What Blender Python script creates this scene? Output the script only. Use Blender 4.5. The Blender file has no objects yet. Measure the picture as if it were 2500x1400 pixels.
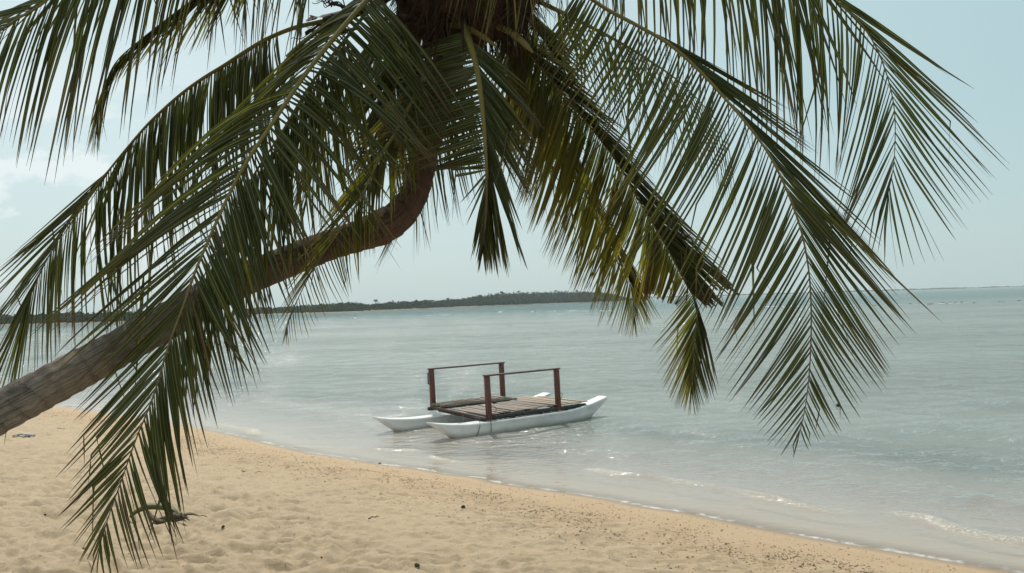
import bpy, math, random
import numpy as np
from mathutils import Vector, Matrix

random.seed(7)
rng = np.random.default_rng(11)
scene = bpy.context.scene
COL = scene.collection

# ------------------------------------------------------------------ camera
F = 2000.0; W, HT = 2500.0, 1400.0
CAM = np.array([0.0, 0.0, 3.0])
PITCH = math.atan(36.0 / F)
ROLL = math.atan(0.0307)
fwd = np.array([0, math.cos(PITCH), math.sin(PITCH)])
upv = np.array([0, -math.sin(PITCH), math.cos(PITCH)])
X = np.array([1.0, 0, 0])
R_ = math.cos(ROLL) * X - math.sin(ROLL) * upv
U_ = math.sin(ROLL) * X + math.cos(ROLL) * upv

def at(px, py, d):
    return CAM + d * fwd + d * (px - W / 2) / F * R_ + d * (HT / 2 - py) / F * U_

def on_level(px, py, z=0.0):
    r = fwd + (px - W / 2) / F * R_ + (HT / 2 - py) / F * U_
    k = (z - CAM[2]) / r[2]
    return CAM + k * r

def proj(p):
    v = np.asarray(p, float) - CAM
    d = v @ fwd
    return W / 2 + F * (v @ R_) / d, HT / 2 - F * (v @ U_) / d, d

cam_data = bpy.data.cameras.new('camera')
cam_data.sensor_width = 36.0
cam_data.lens = 36.0 * F / W
cam_data.clip_start = 0.05
cam_data.clip_end = 60000
cam = bpy.data.objects.new('camera', cam_data)
COL.objects.link(cam)
m = Matrix.Identity(4)
for i in range(3):
    m[i][0] = R_[i]; m[i][1] = U_[i]; m[i][2] = -fwd[i]; m[i][3] = CAM[i]
cam.matrix_world = m
scene.camera = cam

# ------------------------------------------------------------------ helpers
def build(name, verts, faces, mat, parent=None, smooth=True, attrs=None, origin=None):
    """one mesh object; verts are world positions, stored relative to the parent's base (or origin)"""
    verts = np.asarray(verts, float)
    if parent is not None:
        o = parent
        base = np.zeros(3)
        while o is not None:
            base += np.array(o.location); o = o.parent
    elif origin is not None:
        base = np.asarray(origin, float)
    else:
        base = np.zeros(3)
    me = bpy.data.meshes.new(name)
    v = (verts - base).astype(np.float32)
    me.vertices.add(len(v)); me.vertices.foreach_set('co', v.ravel())
    if isinstance(faces, np.ndarray):
        k = faces.shape[1]; nf = len(faces)
        me.loops.add(nf * k); me.loops.foreach_set('vertex_index', faces.ravel().astype(np.int32))
        me.polygons.add(nf); me.polygons.foreach_set('loop_start', (np.arange(nf) * k).astype(np.int32))
    else:
        flat = [i for f in faces for i in f]
        st = np.cumsum([0] + [len(f) for f in faces[:-1]]).astype(np.int32)
        me.loops.add(len(flat)); me.loops.foreach_set('vertex_index', np.array(flat, np.int32))
        me.polygons.add(len(faces)); me.polygons.foreach_set('loop_start', st)
    me.update(calc_edges=True); me.validate()
    if smooth:
        me.polygons.foreach_set('use_smooth', np.ones(len(me.polygons), bool))
    if attrs is not None:
        for an, arr in attrs.items():
            arr = np.asarray(arr, np.float32)
            if arr.ndim == 2:
                a = me.attributes.new(an, 'FLOAT_COLOR', 'POINT'); a.data.foreach_set('color', arr.ravel())
            else:
                a = me.attributes.new(an, 'FLOAT', 'POINT'); a.data.foreach_set('value', arr)
    me.materials.append(mat)
    o = bpy.data.objects.new(name, me)
    COL.objects.link(o)
    if parent is not None:
        o.parent = parent
    elif origin is not None:
        o.location = Vector(origin)
    return o

def tag(o, label=None, cat=None, group=None, kind=None):
    if label: o['label'] = label
    if cat: o['category'] = cat
    if group: o['group'] = group
    if kind: o['kind'] = kind
    return o

def thing(name, loc, label, cat, group=None):
    o = bpy.data.objects.new(name, None); COL.objects.link(o)
    o.empty_display_size = 0.2
    o.location = Vector(loc)
    return tag(o, label, cat, group)

class MB:
    """collects shapes into one mesh"""
    def __init__(s): s.v = []; s.f = []; s.n = 0
    def add(s, v, f):
        v = np.asarray(v, float).reshape(-1, 3)
        s.v.append(v); s.f += [tuple(i + s.n for i in q) for q in f]; s.n += len(v)
    def box(s, c, ax, ay, az, bev=0.0):
        """box from centre and three half-axis vectors, edges cut by bev (fraction)"""
        c, ax, ay, az = [np.asarray(q, float) for q in (c, ax, ay, az)]
        if bev <= 0:
            v = [c + sx * ax + sy * ay + sz * az for sz in (-1, 1) for sy in (-1, 1) for sx in (-1, 1)]
            s.add(v, [(0, 2, 3, 1), (4, 5, 7, 6), (0, 1, 5, 4), (2, 6, 7, 3), (0, 4, 6, 2), (1, 3, 7, 5)])
            return
        la, lb = np.linalg.norm(ax), np.linalg.norm(ay)
        b = bev
        ring = []
        ka, kb = 1 - b / la, 1 - b / lb
        for x, y in ((-1, -kb), (-ka, -1), (ka, -1), (1, -kb), (1, kb), (ka, 1), (-ka, 1), (-1, kb)):
            ring.append(x * ax + y * ay)
        kz = 1 - b / np.linalg.norm(az)
        v = []
        for zz, sc in ((-1, .9), (-kz, 1), (kz, 1), (1, .9)):
            for r in ring: v.append(c + r * sc + zz * az)
        f = []
        for k in range(3):
            for i in range(8):
                j = (i + 1) % 8
                f.append((k * 8 + i, k * 8 + j, k * 8 + 8 + j, k * 8 + 8 + i))
        f.append(tuple(range(7, -1, -1))); f.append(tuple(range(24, 32)))
        s.add(v, f)
    def tube(s, pts, rad, n=8, flat=1.0, cap=True):
        pts = np.asarray(pts, float); k = len(pts)
        rad = np.broadcast_to(np.asarray(rad, float), (k,))
        T = np.gradient(pts, axis=0); T /= np.linalg.norm(T, axis=1)[:, None] + 1e-12
        ref = np.array([0, 0, 1.0])
        if abs(T[0] @ ref) > .9: ref = np.array([1.0, 0, 0])
        v = []
        a = np.linspace(0, 2 * np.pi, n, endpoint=False)
        nrm = np.cross(T[0], ref); nrm /= np.linalg.norm(nrm)
        for i in range(k):
            nrm = nrm - (nrm @ T[i]) * T[i]; nrm /= np.linalg.norm(nrm)
            b = np.cross(T[i], nrm)
            for q in a: v.append(pts[i] + rad[i] * (math.cos(q) * nrm + flat * math.sin(q) * b))
        f = [(i * n + j, i * n + (j + 1) % n, (i + 1) * n + (j + 1) % n, (i + 1) * n + j) for i in range(k - 1) for j in range(n)]
        if cap:
            f.append(tuple(range(n - 1, -1, -1))); f.append(tuple(range((k - 1) * n, k * n)))
        s.add(v, f)
    def build(s, name, mat, parent=None, smooth=True, attrs=None, origin=None):
        return build(name, np.vstack(s.v), s.f, mat, parent, smooth, attrs, origin)

def _hash(ix, iy, seed):
    h = (ix.astype(np.int64) * 374761393 + iy.astype(np.int64) * 668265263 + seed * 974711) & 0xffffffff
    h = ((h ^ (h >> 13)) * 1274126177) & 0xffffffff
    return (h ^ (h >> 16)) & 0xffff

def pnoise(x, y, seed=0):
    x0 = np.floor(x); y0 = np.floor(y); fx = x - x0; fy = y - y0
    def g(dx, dy):
        a = _hash(x0 + dx, y0 + dy, seed) / 65536.0 * 2 * np.pi
        return np.cos(a) * (fx - dx) + np.sin(a) * (fy - dy)
    u = fx * fx * fx * (fx * (fx * 6 - 15) + 10); w = fy * fy * fy * (fy * (fy * 6 - 15) + 10)
    return ((g(0, 0) * (1 - u) + g(1, 0) * u) * (1 - w) + (g(0, 1) * (1 - u) + g(1, 1) * u) * w) * 1.4

def smooth(a, b, x):
    t = np.clip((x - a) / (b - a), 0, 1); return t * t * (3 - 2 * t)

def catmull(P, n):
    P = np.asarray(P, float)
    Q = np.vstack([2 * P[0] - P[1], P, 2 * P[-1] - P[-2]])
    t = np.linspace(0, len(P) - 1, n); i = np.minimum(t.astype(int), len(P) - 2); u = (t - i)[:, None]
    a, b, c, d = Q[i], Q[i + 1], Q[i + 2], Q[i + 3]
    return .5 * (2 * b + (c - a) * u + (2 * a - 5 * b + 4 * c - d) * u ** 2 + (3 * b - a - 3 * c + d) * u ** 3), t

# ------------------------------------------------------------------ node materials
class NT:
    def __init__(s, name):
        s.m = bpy.data.materials.new(name); s.m.use_nodes = True
        s.t = s.m.node_tree; s.t.nodes.clear()
        s.out = s.n('ShaderNodeOutputMaterial')
    def n(s, typ, **kw):
        x = s.t.nodes.new(typ)
        for k, v in kw.items():
            if k == 'inp':
                for q, val in v.items():
                    if isinstance(val, bpy.types.NodeSocket): s.t.links.new(val, x.inputs[q])
                    else: x.inputs[q].default_value = val
            else: setattr(x, k, v)
        return x
    def l(s, a, b): s.t.links.new(a, b)
    def math(s, op, a, b=None, c=None, clamp=False):
        x = s.n('ShaderNodeMath', operation=op, use_clamp=clamp)
        for i, v in enumerate((a, b, c)):
            if v is None: continue
            if isinstance(v, bpy.types.NodeSocket): s.l(v, x.inputs[i])
            else: x.inputs[i].default_value = v
        return x.outputs[0]
    def mix(s, f, a, b):
        x = s.n('ShaderNodeMix', data_type='RGBA')
        for i, v in ((0, f), (6, a), (7, b)):
            if isinstance(v, bpy.types.NodeSocket): s.l(v, x.inputs[i])
            elif i == 0: x.inputs[0].default_value = v
            else: x.inputs[i].default_value = (*v, 1)
        return x.outputs[2]
    def ramp(s, f, stops):
        x = s.n('ShaderNodeValToRGB'); e = x.color_ramp.elements
        while len(e) > len(stops): e.remove(e[-1])
        while len(e) < len(stops): e.new(.5)
        for q, (p, c) in zip(e, stops):
            q.position = p; q.color = (*c, 1) if len(c) == 3 else c
        s.l(f, x.inputs[0]); return x.outputs[0]
    def rng(s, v, a, b, c=0.0, d=1.0):
        x = s.n('ShaderNodeMapRange'); s.l(v, x.inputs[0])
        for i, q in enumerate((a, b, c, d)): x.inputs[i + 1].default_value = q
        return x.outputs[0]
    def noise(s, scale, detail=3.0, rough=.5, vec=None, mapscale=None, rot=None):
        tc = vec if vec is not None else s.n('ShaderNodeTexCoord').outputs['Object']
        if mapscale is not None or rot is not None:
            mp = s.n('ShaderNodeMapping'); s.l(tc, mp.inputs[0])
            if mapscale is not None: mp.inputs['Scale'].default_value = mapscale
            if rot is not None: mp.inputs['Rotation'].default_value = rot
            tc = mp.outputs[0]
        x = s.n('ShaderNodeTexNoise'); s.l(tc, x.inputs['Vector'])
        x.inputs['Scale'].default_value = scale; x.inputs['Detail'].default_value = detail
        x.inputs['Roughness'].default_value = rough
        return x.outputs['Fac']
    def attr(s, name): return s.n('ShaderNodeAttribute', attribute_name=name)
    def bump(s, h, strength=.3, dist=.02, normal=None):
        x = s.n('ShaderNodeBump'); s.l(h, x.inputs['Height'])
        x.inputs['Strength'].default_value = strength; x.inputs['Distance'].default_value = dist
        if normal is not None: s.l(normal, x.inputs['Normal'])
        return x.outputs[0]
    def pbr(s, col, rough=.6, spec=.5, normal=None):
        p = s.n('ShaderNodeBsdfPrincipled')
        if isinstance(col, bpy.types.NodeSocket): s.l(col, p.inputs['Base Color'])
        else: p.inputs['Base Color'].default_value = (*col, 1)
        if isinstance(rough, bpy.types.NodeSocket): s.l(rough, p.inputs['Roughness'])
        else: p.inputs['Roughness'].default_value = rough
        p.inputs['Specular IOR Level'].default_value = spec
        if normal is not None: s.l(normal, p.inputs['Normal'])
        return p.outputs[0]
    def end(s, sh): s.l(sh, s.out.inputs['Surface']); return s.m

def mat_sand():
    t = NT('sand')
    sh = t.attr('shore').outputs['Fac']
    n1 = t.noise(1.3, 5, .6); n2 = t.noise(38, 4, .7); n3 = t.noise(420, 2, .6)
    n4 = t.noise(9, 4, .65, mapscale=(.35, 1.3, 1), rot=(0, 0, .35))
    dry = t.mix(n1, (.47, .365, .245), (.56, .44, .305))
    dry = t.mix(t.rng(n2, .35, .7), dry, (.43, .33, .215))
    damp = t.mix(n1, (.44, .315, .195), (.51, .375, .24))
    edge = t.math('ADD', sh, t.math('MULTIPLY', t.math('SUBTRACT', n1, .5), 1.2))
    c = t.mix(t.rng(edge, 1.0, 3.2), damp, dry)
    # darker streaks in the middle of the beach
    band = t.math('MULTIPLY', t.rng(sh, 1.2, 2.0), t.rng(sh, 5.5, 3.0))
    stre = t.math('MULTIPLY', t.rng(n4, .5, .72), band)
    c = t.mix(t.math('MULTIPLY', stre, .75), c, (.30, .215, .13))
    grain = t.rng(n3, .3, .75)
    c = t.mix(t.math('MULTIPLY', grain, .22), c, (.30, .22, .13))
    # wet rim and the sand under water
    c = t.mix(t.rng(sh, .28, .02), c, (.30, .20, .115))
    c = t.mix(t.rng(sh, -.05, -.6), c, (.55, .465, .375))
    hb = t.math('ADD', t.math('MULTIPLY', n2, .6), t.math('MULTIPLY', n3, .25))
    hb = t.math('ADD', hb, t.math('MULTIPLY', t.math('MULTIPLY', n4, band), .9))
    nb = t.bump(hb, .8, .03)
    rough = t.rng(sh, .02, .5, .35, .95)
    return t.end(t.pbr(c, rough, .25, nb))

def mat_water():
    t = NT('water')
    tc = t.n('ShaderNodeTexCoord').outputs['Object']
    dep = t.attr('depth').outputs['Fac']; sh = t.attr('shore').outputs['Fac']; brk = t.attr('breaker').outputs['Fac']
    amp = t.rng(sh, -.3, -7.0, .10, 1.0)
    a = t.noise(1.25, 4, .62, tc, (.85, 1.4, 1), (0, 0, .18))
    b = t.noise(4.0, 3, .6, tc, (.85, 1.25, 1), (0, 0, -.12))
    c = t.noise(.16, 3, .6, tc, (.5, 1.6, 1), (0, 0, .1))
    d_ = t.noise(11, 2, .6, tc, (.5, 1.2, 1), (0, 0, .25))
    h = t.math('ADD', t.math('MULTIPLY', a, .24), t.math('MULTIPLY', b, .145))
    h = t.math('ADD', h, t.math('MULTIPLY', d_, .026))
    h = t.math('ADD', h, t.math('MULTIPLY', c, .10))
    h = t.math('MULTIPLY', h, amp)
    sp = t.noise(22, 2, .5, tc, (1, 1.3, 1))
    h = t.math('ADD', h, t.math('MULTIPLY', t.math('MULTIPLY', sp, .045), brk))
    nb = t.bump(h, 1.0, 1.0)
    patch = t.noise(.035, 3, .55, tc, (.6, 2.2, 1))
    deep = t.mix(t.rng(patch, .38, .62), (.165, .186, .170), (.215, .24, .222))
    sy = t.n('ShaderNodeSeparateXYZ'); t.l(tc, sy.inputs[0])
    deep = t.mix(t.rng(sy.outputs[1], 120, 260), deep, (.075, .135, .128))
    deep = t.mix(t.rng(dep, .08, .75), (.70, .635, .57), deep)
    op = t.rng(dep, 0.0, 1.1, 0.0, .97)
    op = t.math('POWER', op, .62)
    tr = t.n('ShaderNodeBsdfTransparent'); tr.inputs['Color'].default_value = (.90, .92, .91, 1)
    df = t.n('ShaderNodeBsdfDiffuse'); t.l(deep, df.inputs['Color'])
    under = t.n('ShaderNodeMixShader'); t.l(op, under.inputs[0]); t.l(tr.outputs[0], under.inputs[1]); t.l(df.outputs[0], under.inputs[2])
    gl = t.n('ShaderNodeBsdfGlossy'); gl.inputs['Roughness'].default_value = .06; t.l(nb, gl.inputs['Normal'])
    gl.inputs['Color'].default_value = (.95, .95, .95, 1)
    fr = t.n('ShaderNodeFresnel'); fr.inputs['IOR'].default_value = 1.33; t.l(nb, fr.inputs['Normal'])
    srf = t.n('ShaderNodeMixShader'); t.l(fr.outputs[0], srf.inputs[0]); t.l(under.outputs[0], srf.inputs[1]); t.l(gl.outputs[0], srf.inputs[2])
    # foam: lacy rim at the shoreline; sun glitter painted as pale flecks on the small breakers
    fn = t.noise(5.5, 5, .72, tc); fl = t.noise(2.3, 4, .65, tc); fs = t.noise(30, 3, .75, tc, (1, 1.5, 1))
    pos = t.math('ADD', sh, t.math('MULTIPLY', t.math('SUBTRACT', fn, .5), .30))
    rim = t.math('MULTIPLY', t.rng(pos, -.11, -.05), t.rng(fl, .40, .56))
    glitter = t.math('MULTIPLY', t.rng(fs, .55, .585), t.rng(brk, .15, .6, 0, .9))
    foam = t.math('MAXIMUM', t.math('MULTIPLY', rim, t.rng(fn, .36, .56, .08, .5)), glitter, clamp=True)  # shore foam combined with the painted sun glitter
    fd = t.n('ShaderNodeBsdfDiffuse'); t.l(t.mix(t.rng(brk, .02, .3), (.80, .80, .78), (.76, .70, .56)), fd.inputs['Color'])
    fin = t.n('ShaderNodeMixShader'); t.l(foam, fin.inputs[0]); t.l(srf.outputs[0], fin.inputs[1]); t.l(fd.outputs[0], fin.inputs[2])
    return t.end(fin.outputs[0])

def mat_leaf(name='palm_leaf'):
    t = NT(name)
    a = t.attr('leaf'); sp = t.n('ShaderNodeSeparateColor'); t.l(a.outputs['Color'], sp.inputs[0])
    al, rn, mid = sp.outputs[0], sp.outputs[1], sp.outputs[2]; yel = a.outputs['Alpha']
    nz = t.noise(7, 3, .6)
    g = t.mix(rn, (.018, .030, .006), (.042, .053, .010))
    g = t.mix(t.math('MULTIPLY', nz, .5), g, (.045, .048, .013))
    y = t.mix(rn, (.125, .115, .016), (.18, .135, .022))
    c = t.mix(t.math('MULTIPLY', yel, t.rng(al, .05, .6)), g, y)
    tipn = t.math('ADD', al, t.math('MULTIPLY', t.math('SUBTRACT', rn, .6), .35))
    c = t.mix(t.math('MULTIPLY', t.rng(tipn, .60, .98), .8), c, (.075, .044, .034))
    line = t.rng(mid, .80, .95)
    c = t.mix(t.math('MULTIPLY', line, .75), c, (.20, .19, .11))
    p = t.n('ShaderNodeBsdfPrincipled'); t.l(c, p.inputs['Base Color'])
    p.inputs['Roughness'].default_value = .48; p.inputs['Specular IOR Level'].default_value = .20
    tl = t.n('ShaderNodeBsdfTranslucent')
    hs = t.n('ShaderNodeMix', data_type='RGBA', blend_type='MULTIPLY'); hs.inputs[0].default_value = 1
    t.l(c, hs.inputs[6]); hs.inputs[7].default_value = (1.5, 1.6, .7, 1); t.l(hs.outputs[2], tl.inputs['Color'])
    mx = t.n('ShaderNodeMixShader'); t.l(t.math('ADD', .28, t.math('MULTIPLY', yel, .42)), mx.inputs[0])
    t.l(p.outputs[0], mx.inputs[1]); t.l(tl.outputs[0], mx.inputs[2])
    return t.end(mx.outputs[0])

def mat_rachis():
    t = NT('frond_rib')
    al = t.attr('along').outputs['Fac']
    n = t.noise(30, 3, .6)
    c = t.ramp(al, [(0, (.075, .06, .024)), (.25, (.15, .125, .026)), (.62, (.17, .135, .036)), (1, (.09, .05, .03))])
    c = t.mix(t.math('MULTIPLY', n, .4), c, (.07, .055, .03))
    return t.end(t.pbr(c, .6, .22, t.bump(n, .3, .01)))

def mat_trunk():
    t = NT('palm_bark')
    al = t.attr('along').outputs['Fac']; an = t.attr('turn').outputs['Fac']
    cv = t.n('ShaderNodeCombineXYZ'); t.l(t.math('MULTIPLY', an, 5.0), cv.inputs[0]); t.l(al, cv.inputs[1])
    n = t.noise(5, 5, .65); n2 = t.noise(28, 4, .7); n3 = t.noise(2.6, 4, .6)
    fis = t.noise(9, 4, .7, cv.outputs[0], (1, .5, 1)); fis2 = t.noise(24, 3, .6, cv.outputs[0], (1, .3, 1))
    wob = t.math('ADD', al, t.math('MULTIPLY', n3, .22))
    ring = t.math('FRACT', t.math('MULTIPLY', t.math('ADD', wob, t.math('MULTIPLY', n2, .035)), 11.0))
    scar = t.math('MULTIPLY', t.rng(ring, .66, .97), t.rng(n, .38, .66))
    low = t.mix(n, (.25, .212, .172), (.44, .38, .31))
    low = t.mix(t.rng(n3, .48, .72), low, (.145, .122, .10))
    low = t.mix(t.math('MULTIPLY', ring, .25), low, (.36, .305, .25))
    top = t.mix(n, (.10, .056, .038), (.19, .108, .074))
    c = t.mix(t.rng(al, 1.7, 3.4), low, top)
    c = t.mix(t.math('MULTIPLY', scar, .7), c, (.035, .028, .022))
    c = t.mix(t.math('MULTIPLY', t.rng(fis, .60, .72), .5), c, (.030, .025, .021))
    c = t.mix(t.math('MULTIPLY', t.rng(n2, .55, .8), .4), c, (.05, .04, .032))
    h = t.math('ADD', t.math('MULTIPLY', ring, .5), t.math('MULTIPLY', n2, .6))
    h = t.math('SUBTRACT', h, t.math('MULTIPLY', t.rng(fis, .52, .68), .9))
    h = t.math('ADD', h, t.math('MULTIPLY', fis2, .5))
    return t.end(t.pbr(c, .85, .2, t.bump(h, 1.0, .035)))

def mat_simple(name, c1, c2, scale=8, rough=.7, spec=.3, bump=.3, bdist=.01, mapscale=None, detail=4):
    t = NT(name); n = t.noise(scale, detail, .62, mapscale=mapscale)
    c = t.mix(t.rng(n, .3, .7), c1, c2)
    return t.end(t.pbr(c, rough, spec, t.bump(n, bump, bdist) if bump else None))

def mat_hull():
    t = NT('white_boat_paint')
    n = t.noise(3, 5, .65); n2 = t.noise(40, 3, .6); n3 = t.noise(1.4, 4, .7, mapscale=(1, 1, 3))
    hz = t.attr('hullz').outputs['Fac']
    c = t.mix(n, (.64, .64, .625), (.73, .73, .715))
    c = t.mix(t.math('MULTIPLY', t.rng(n3, .48, .66), .5), c, (.42, .41, .39))
    c = t.mix(t.math('MULTIPLY', t.rng(t.math('ADD', hz, t.math('MULTIPLY', n, -.10)), .07, -.06), .75), c, (.30, .27, .19))
    c = t.mix(t.math('MULTIPLY', t.rng(n2, .66, .72), .5), c, (.35, .30, .26))
    return t.end(t.pbr(c, .42, .4, t.bump(n2, .08, .01)))

M = {}
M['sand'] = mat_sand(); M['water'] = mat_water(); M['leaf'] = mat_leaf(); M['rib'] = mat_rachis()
M['trunk'] = mat_trunk(); M['hull'] = mat_hull()
M['post'] = mat_simple('red_brown_stained_timber', (.075, .026, .017), (.14, .05, .032), 10, .6, .35, .25, .01, (3, 3, .5))
M['rail'] = mat_simple('dark_rail_timber', (.055, .032, .025), (.10, .06, .045), 14, .6, .3, .2)
def mat_board(name, c1, c2, c3):
    t = NT(name); b = t.attr('board').outputs['Fac']; n = t.noise(9, 5, .7); n2 = t.noise(45, 3, .6)
    c = t.mix(b, c1, c2); c = t.mix(t.math('MULTIPLY', t.rng(n, .45, .7), .7), c, c3); c = t.mix(t.math('MULTIPLY', n2, .3), c, (.10, .075, .06))
    return t.end(t.pbr(c, .85, .15, t.bump(n2, .5, .01)))
M['deck'] = mat_board('weathered_deck_boards', (.20, .162, .135), (.36, .295, .25), (.30, .26, .235))
M['newdeck'] = mat_board('pale_deck_boards', (.30, .23, .17), (.45, .37, .28), (.36, .30, .25))
M['beam'] = mat_simple('black_beam', (.018, .018, .018), (.045, .04, .036), 9, .6, .3, .2)
M['pole'] = mat_simple('grey_bamboo', (.16, .13, .10), (.27, .22, .17), 14, .75, .25, .3)
M['rope'] = mat_simple('rope', (.05, .05, .045), (.10, .10, .09), 40, .8, .2, .3)
M['plate'] = mat_simple('black_metal', (.015, .013, .012), (.03, .025, .022), 20, .5, .4, .1)
M['holes'] = mat_simple('bright_bolt', (.6, .6, .58), (.7, .7, .68), 20, .4, .5, 0)
M['fibre'] = mat_simple('crown_fibre', (.014, .011, .008), (.066, .034, .019), 18, .9, .1, .6, .02, (1, 1, .3))
M['dark'] = mat_simple('dry_dark_husk', (.016, .013, .011), (.045, .033, .022), 12, .8, .2, .4, .01)
M['flower'] = mat_simple('dry_flower_stalk', (.02, .018, .016), (.05, .042, .03), 20, .7, .2, .2)
M['coconut'] = mat_simple('young_coconut_husk', (.055, .07, .022), (.10, .095, .03), 6, .45, .45, .2, .01)
M['wood'] = mat_simple('far_foliage', (.030, .048, .026), (.070, .092, .050), .35, .85, .15, .3, .2)
M['palmfar'] = mat_simple('far_palm_foliage', (.025, .040, .022), (.05, .068, .035), 1.2, .8, .2, .2, .1)
M['bark'] = mat_simple('far_bark', (.10, .08, .06), (.17, .14, .11), 4, .9, .1, .3)
M['isle'] = mat_simple('island_shore', (.16, .14, .10), (.26, .22, .16), .5, .9, .1, .3, .1)
M['reef'] = mat_simple('reef_rock', (.018, .020, .018), (.05, .05, .045), 1.5, .7, .3, .5, .1)
M['stone'] = mat_simple('dark_stone', (.03, .022, .016), (.08, .06, .042), 30, .8, .2, .5, .01)
M['debris'] = mat_simple('shell_and_weed_bits', (.075, .053, .035), (.24, .175, .11), 6, .85, .2, .2, .01)
M['foam'] = mat_simple('sea_foam', (.78, .80, .80), (.86, .87, .87), 3, .8, .2, .5, .1)
M['sheath'] = mat_simple('fallen_sheath', (.055, .062, .014), (.11, .105, .03), 16, .55, .35, .4, .01)
M['drybrown'] = mat_simple('dry_brown_leaf', (.045, .031, .020), (.105, .076, .05), 20, .7, .25, .4, .01)
M['cloth'] = mat_simple('faded_grey_plastic', (.26, .26, .28), (.42, .41, .42), 16, .6, .3, .3, .01)

# ------------------------------------------------------------------ shoreline
shore_px = [(-900, 905), (-500, 930), (-200, 955), (0, 974), (130, 990), (300, 1015), (492, 1046), (565, 1062), (623, 1076), (687, 1091),
            (757, 1107), (860, 1121), (911, 1132), (1018, 1145), (1105, 1161), (1175, 1167), (1212, 1180), (1303, 1193), (1399, 1206), (1486, 1220),
            (1569, 1238), (1700, 1257), (1830, 1285), (1960, 1310), (2100, 1335), (2300, 1368), (2450, 1395), (2750, 1450), (3200, 1520)]
SP = np.array([on_level(*p)[:2] for p in shore_px])
AX = np.array([0.734, -0.679]); AX /= np.linalg.norm(AX)
NX = np.array([AX[1], -AX[0]])            # inland
if NX @ np.array([0, -1.0]) < 0: NX = -NX
sa = SP @ AX; sn = SP @ NX
o_ = np.argsort(sa); sa, sn = sa[o_], sn[o_]
_fa = np.linspace(sa[0], sa[-1], 1500)
_fn = np.interp(_fa, sa, sn)
k_ = np.exp(-np.linspace(-2, 2, 13) ** 2); k_ /= k_.sum()
_fn = np.convolve(np.pad(_fn, 6, 'edge'), k_, 'valid')

def shore_s(x, y):
    a = x * AX[0] + y * AX[1]; n = x * NX[0] + y * NX[1]
    return n - np.interp(a, _fa, _fn)

def base_z(s):
    return np.where(s > 0, 1.6 * np.tanh(.14 * s / 1.6), np.maximum(-3.0, .10 * s - .012 * np.minimum(-s, 8) ** 1.6))

def relief(x, y, s):
    dim = smooth(3.4, 4.9, s + 1.0 * pnoise(x * .35, y * .35, 3))
    mid = smooth(1.0, 2.0, s) * (1 - .6 * dim)
    wx = x + .12 * pnoise(x * 2.2, y * 2.2, 21); wy = y + .12 * pnoise(x * 2.2, y * 2.2, 22)
    h = -.11 * np.abs(pnoise(wx * 2.1, wy * 3.4, 5)) - .085 * np.abs(pnoise(wx * 4.4, wy * 7.0, 6)) + .02 * pnoise(x * 1.1, y * 1.1, 7)
    z = dim * (h + .03)
    z += 3.0 * mid * (.010 * pnoise(x * 3.2 + 2 * pnoise(x, y, 8), y * 9, 9) + .008 * pnoise(x * 8, y * 14, 10) + .012 * pnoise(x * 1.3, y * 2.2, 12))
    z += smooth(.1, .6, s) * .004 * pnoise(x * 7, y * 10, 11)
    # tidal lip where the wrack line lies
    z += .03 * np.exp(-((s - 1.5 - .35 * pnoise(x * .5, y * .5, 13)) / .35) ** 2)
    return z

def ground(px, py):
    r = fwd + (px - W / 2) / F * R_ + (HT / 2 - py) / F * U_
    k = np.linspace(2, 60, 6000)
    P = CAM + k[:, None] * r
    s = shore_s(P[:, 0], P[:, 1])
    gz = base_z(s) + relief(P[:, 0], P[:, 1], s)
    i = int(np.argmax(P[:, 2] < gz))
    q = P[i].copy(); q[2] = gz[i]
    return q

def sand_z(x, y):
    x = np.array([x], float); y = np.array([y], float); s = shore_s(x, y)
    return float((base_z(s) + relief(x, y, s))[0])

def fan_grid(ys, tx):
    Y, T = np.meshgrid(ys, tx, indexing='ij')
    return T * np.maximum(np.abs(Y), 5.0) * 1.0, Y

def grid_faces(nr, nc):
    i = np.arange(nr * nc).reshape(nr, nc)
    return np.stack([i[:-1, :-1], i[:-1, 1:], i[1:, 1:], i[1:, :-1]], -1).reshape(-1, 4)

# beach + sea bed: one sheet
ys = np.concatenate([np.linspace(-40, 2.2, 60)[:-1], 2.2 * np.exp(np.arange(0, math.log(75 / 2.2), .0048))])
tx = np.concatenate([np.linspace(-9, -.75, 60)[:-1], np.linspace(-.75, .75, 760), np.linspace(.75, 9, 60)[1:]])
gx, gy = fan_grid(ys, tx)
gs = shore_s(gx, gy)
gz = base_z(gs) + relief(gx, gy, gs)
build('beach', np.stack([gx, gy, gz], -1).reshape(-1, 3), grid_faces(*gx.shape), M['sand'], attrs={'shore': gs.ravel()})
tag(bpy.data.objects['beach'], kind='structure')

# ------------------------------------------------------------------ sea
ys = 4.0 * np.exp(np.arange(0, math.log(9000 / 4.0), .0062))
tx = np.concatenate([np.linspace(-4, -.72, 60)[:-1], np.linspace(-.72, .72, 520), np.linspace(.72, 4, 60)[1:]])
wx, wy = fan_grid(ys, tx)
ws = shore_s(wx, wy)
depth = np.maximum(0, -base_z(ws))
far = wy
wz = np.zeros_like(wx)
calm = .12 * smooth(.1, .8, -ws) + .88 * smooth(.6, 7.0, -ws)
for i in range(26):
    lam = .35 * 1.13 ** i
    th = math.radians(-118 + rng.normal(0, 48))
    kx, ky = math.cos(th) * 2 * math.pi / lam, math.sin(th) * 2 * math.pi / lam
    fade = smooth(3.0, 6.0, lam / (.0062 * far + 1e-6))
    mod = .5 + .9 * np.abs(pnoise(wx / (lam * 3.1) + i * 7, wy / (lam * 3.1), 40 + i))
    wz += .006 * lam * min(1, (1.6 / lam) ** .5) * fade * mod * calm * np.sin(kx * wx + ky * wy + rng.uniform(0, 6.28) + 1.5 * pnoise(wx / (lam * 4), wy / (lam * 4), 80 + i))

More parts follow.
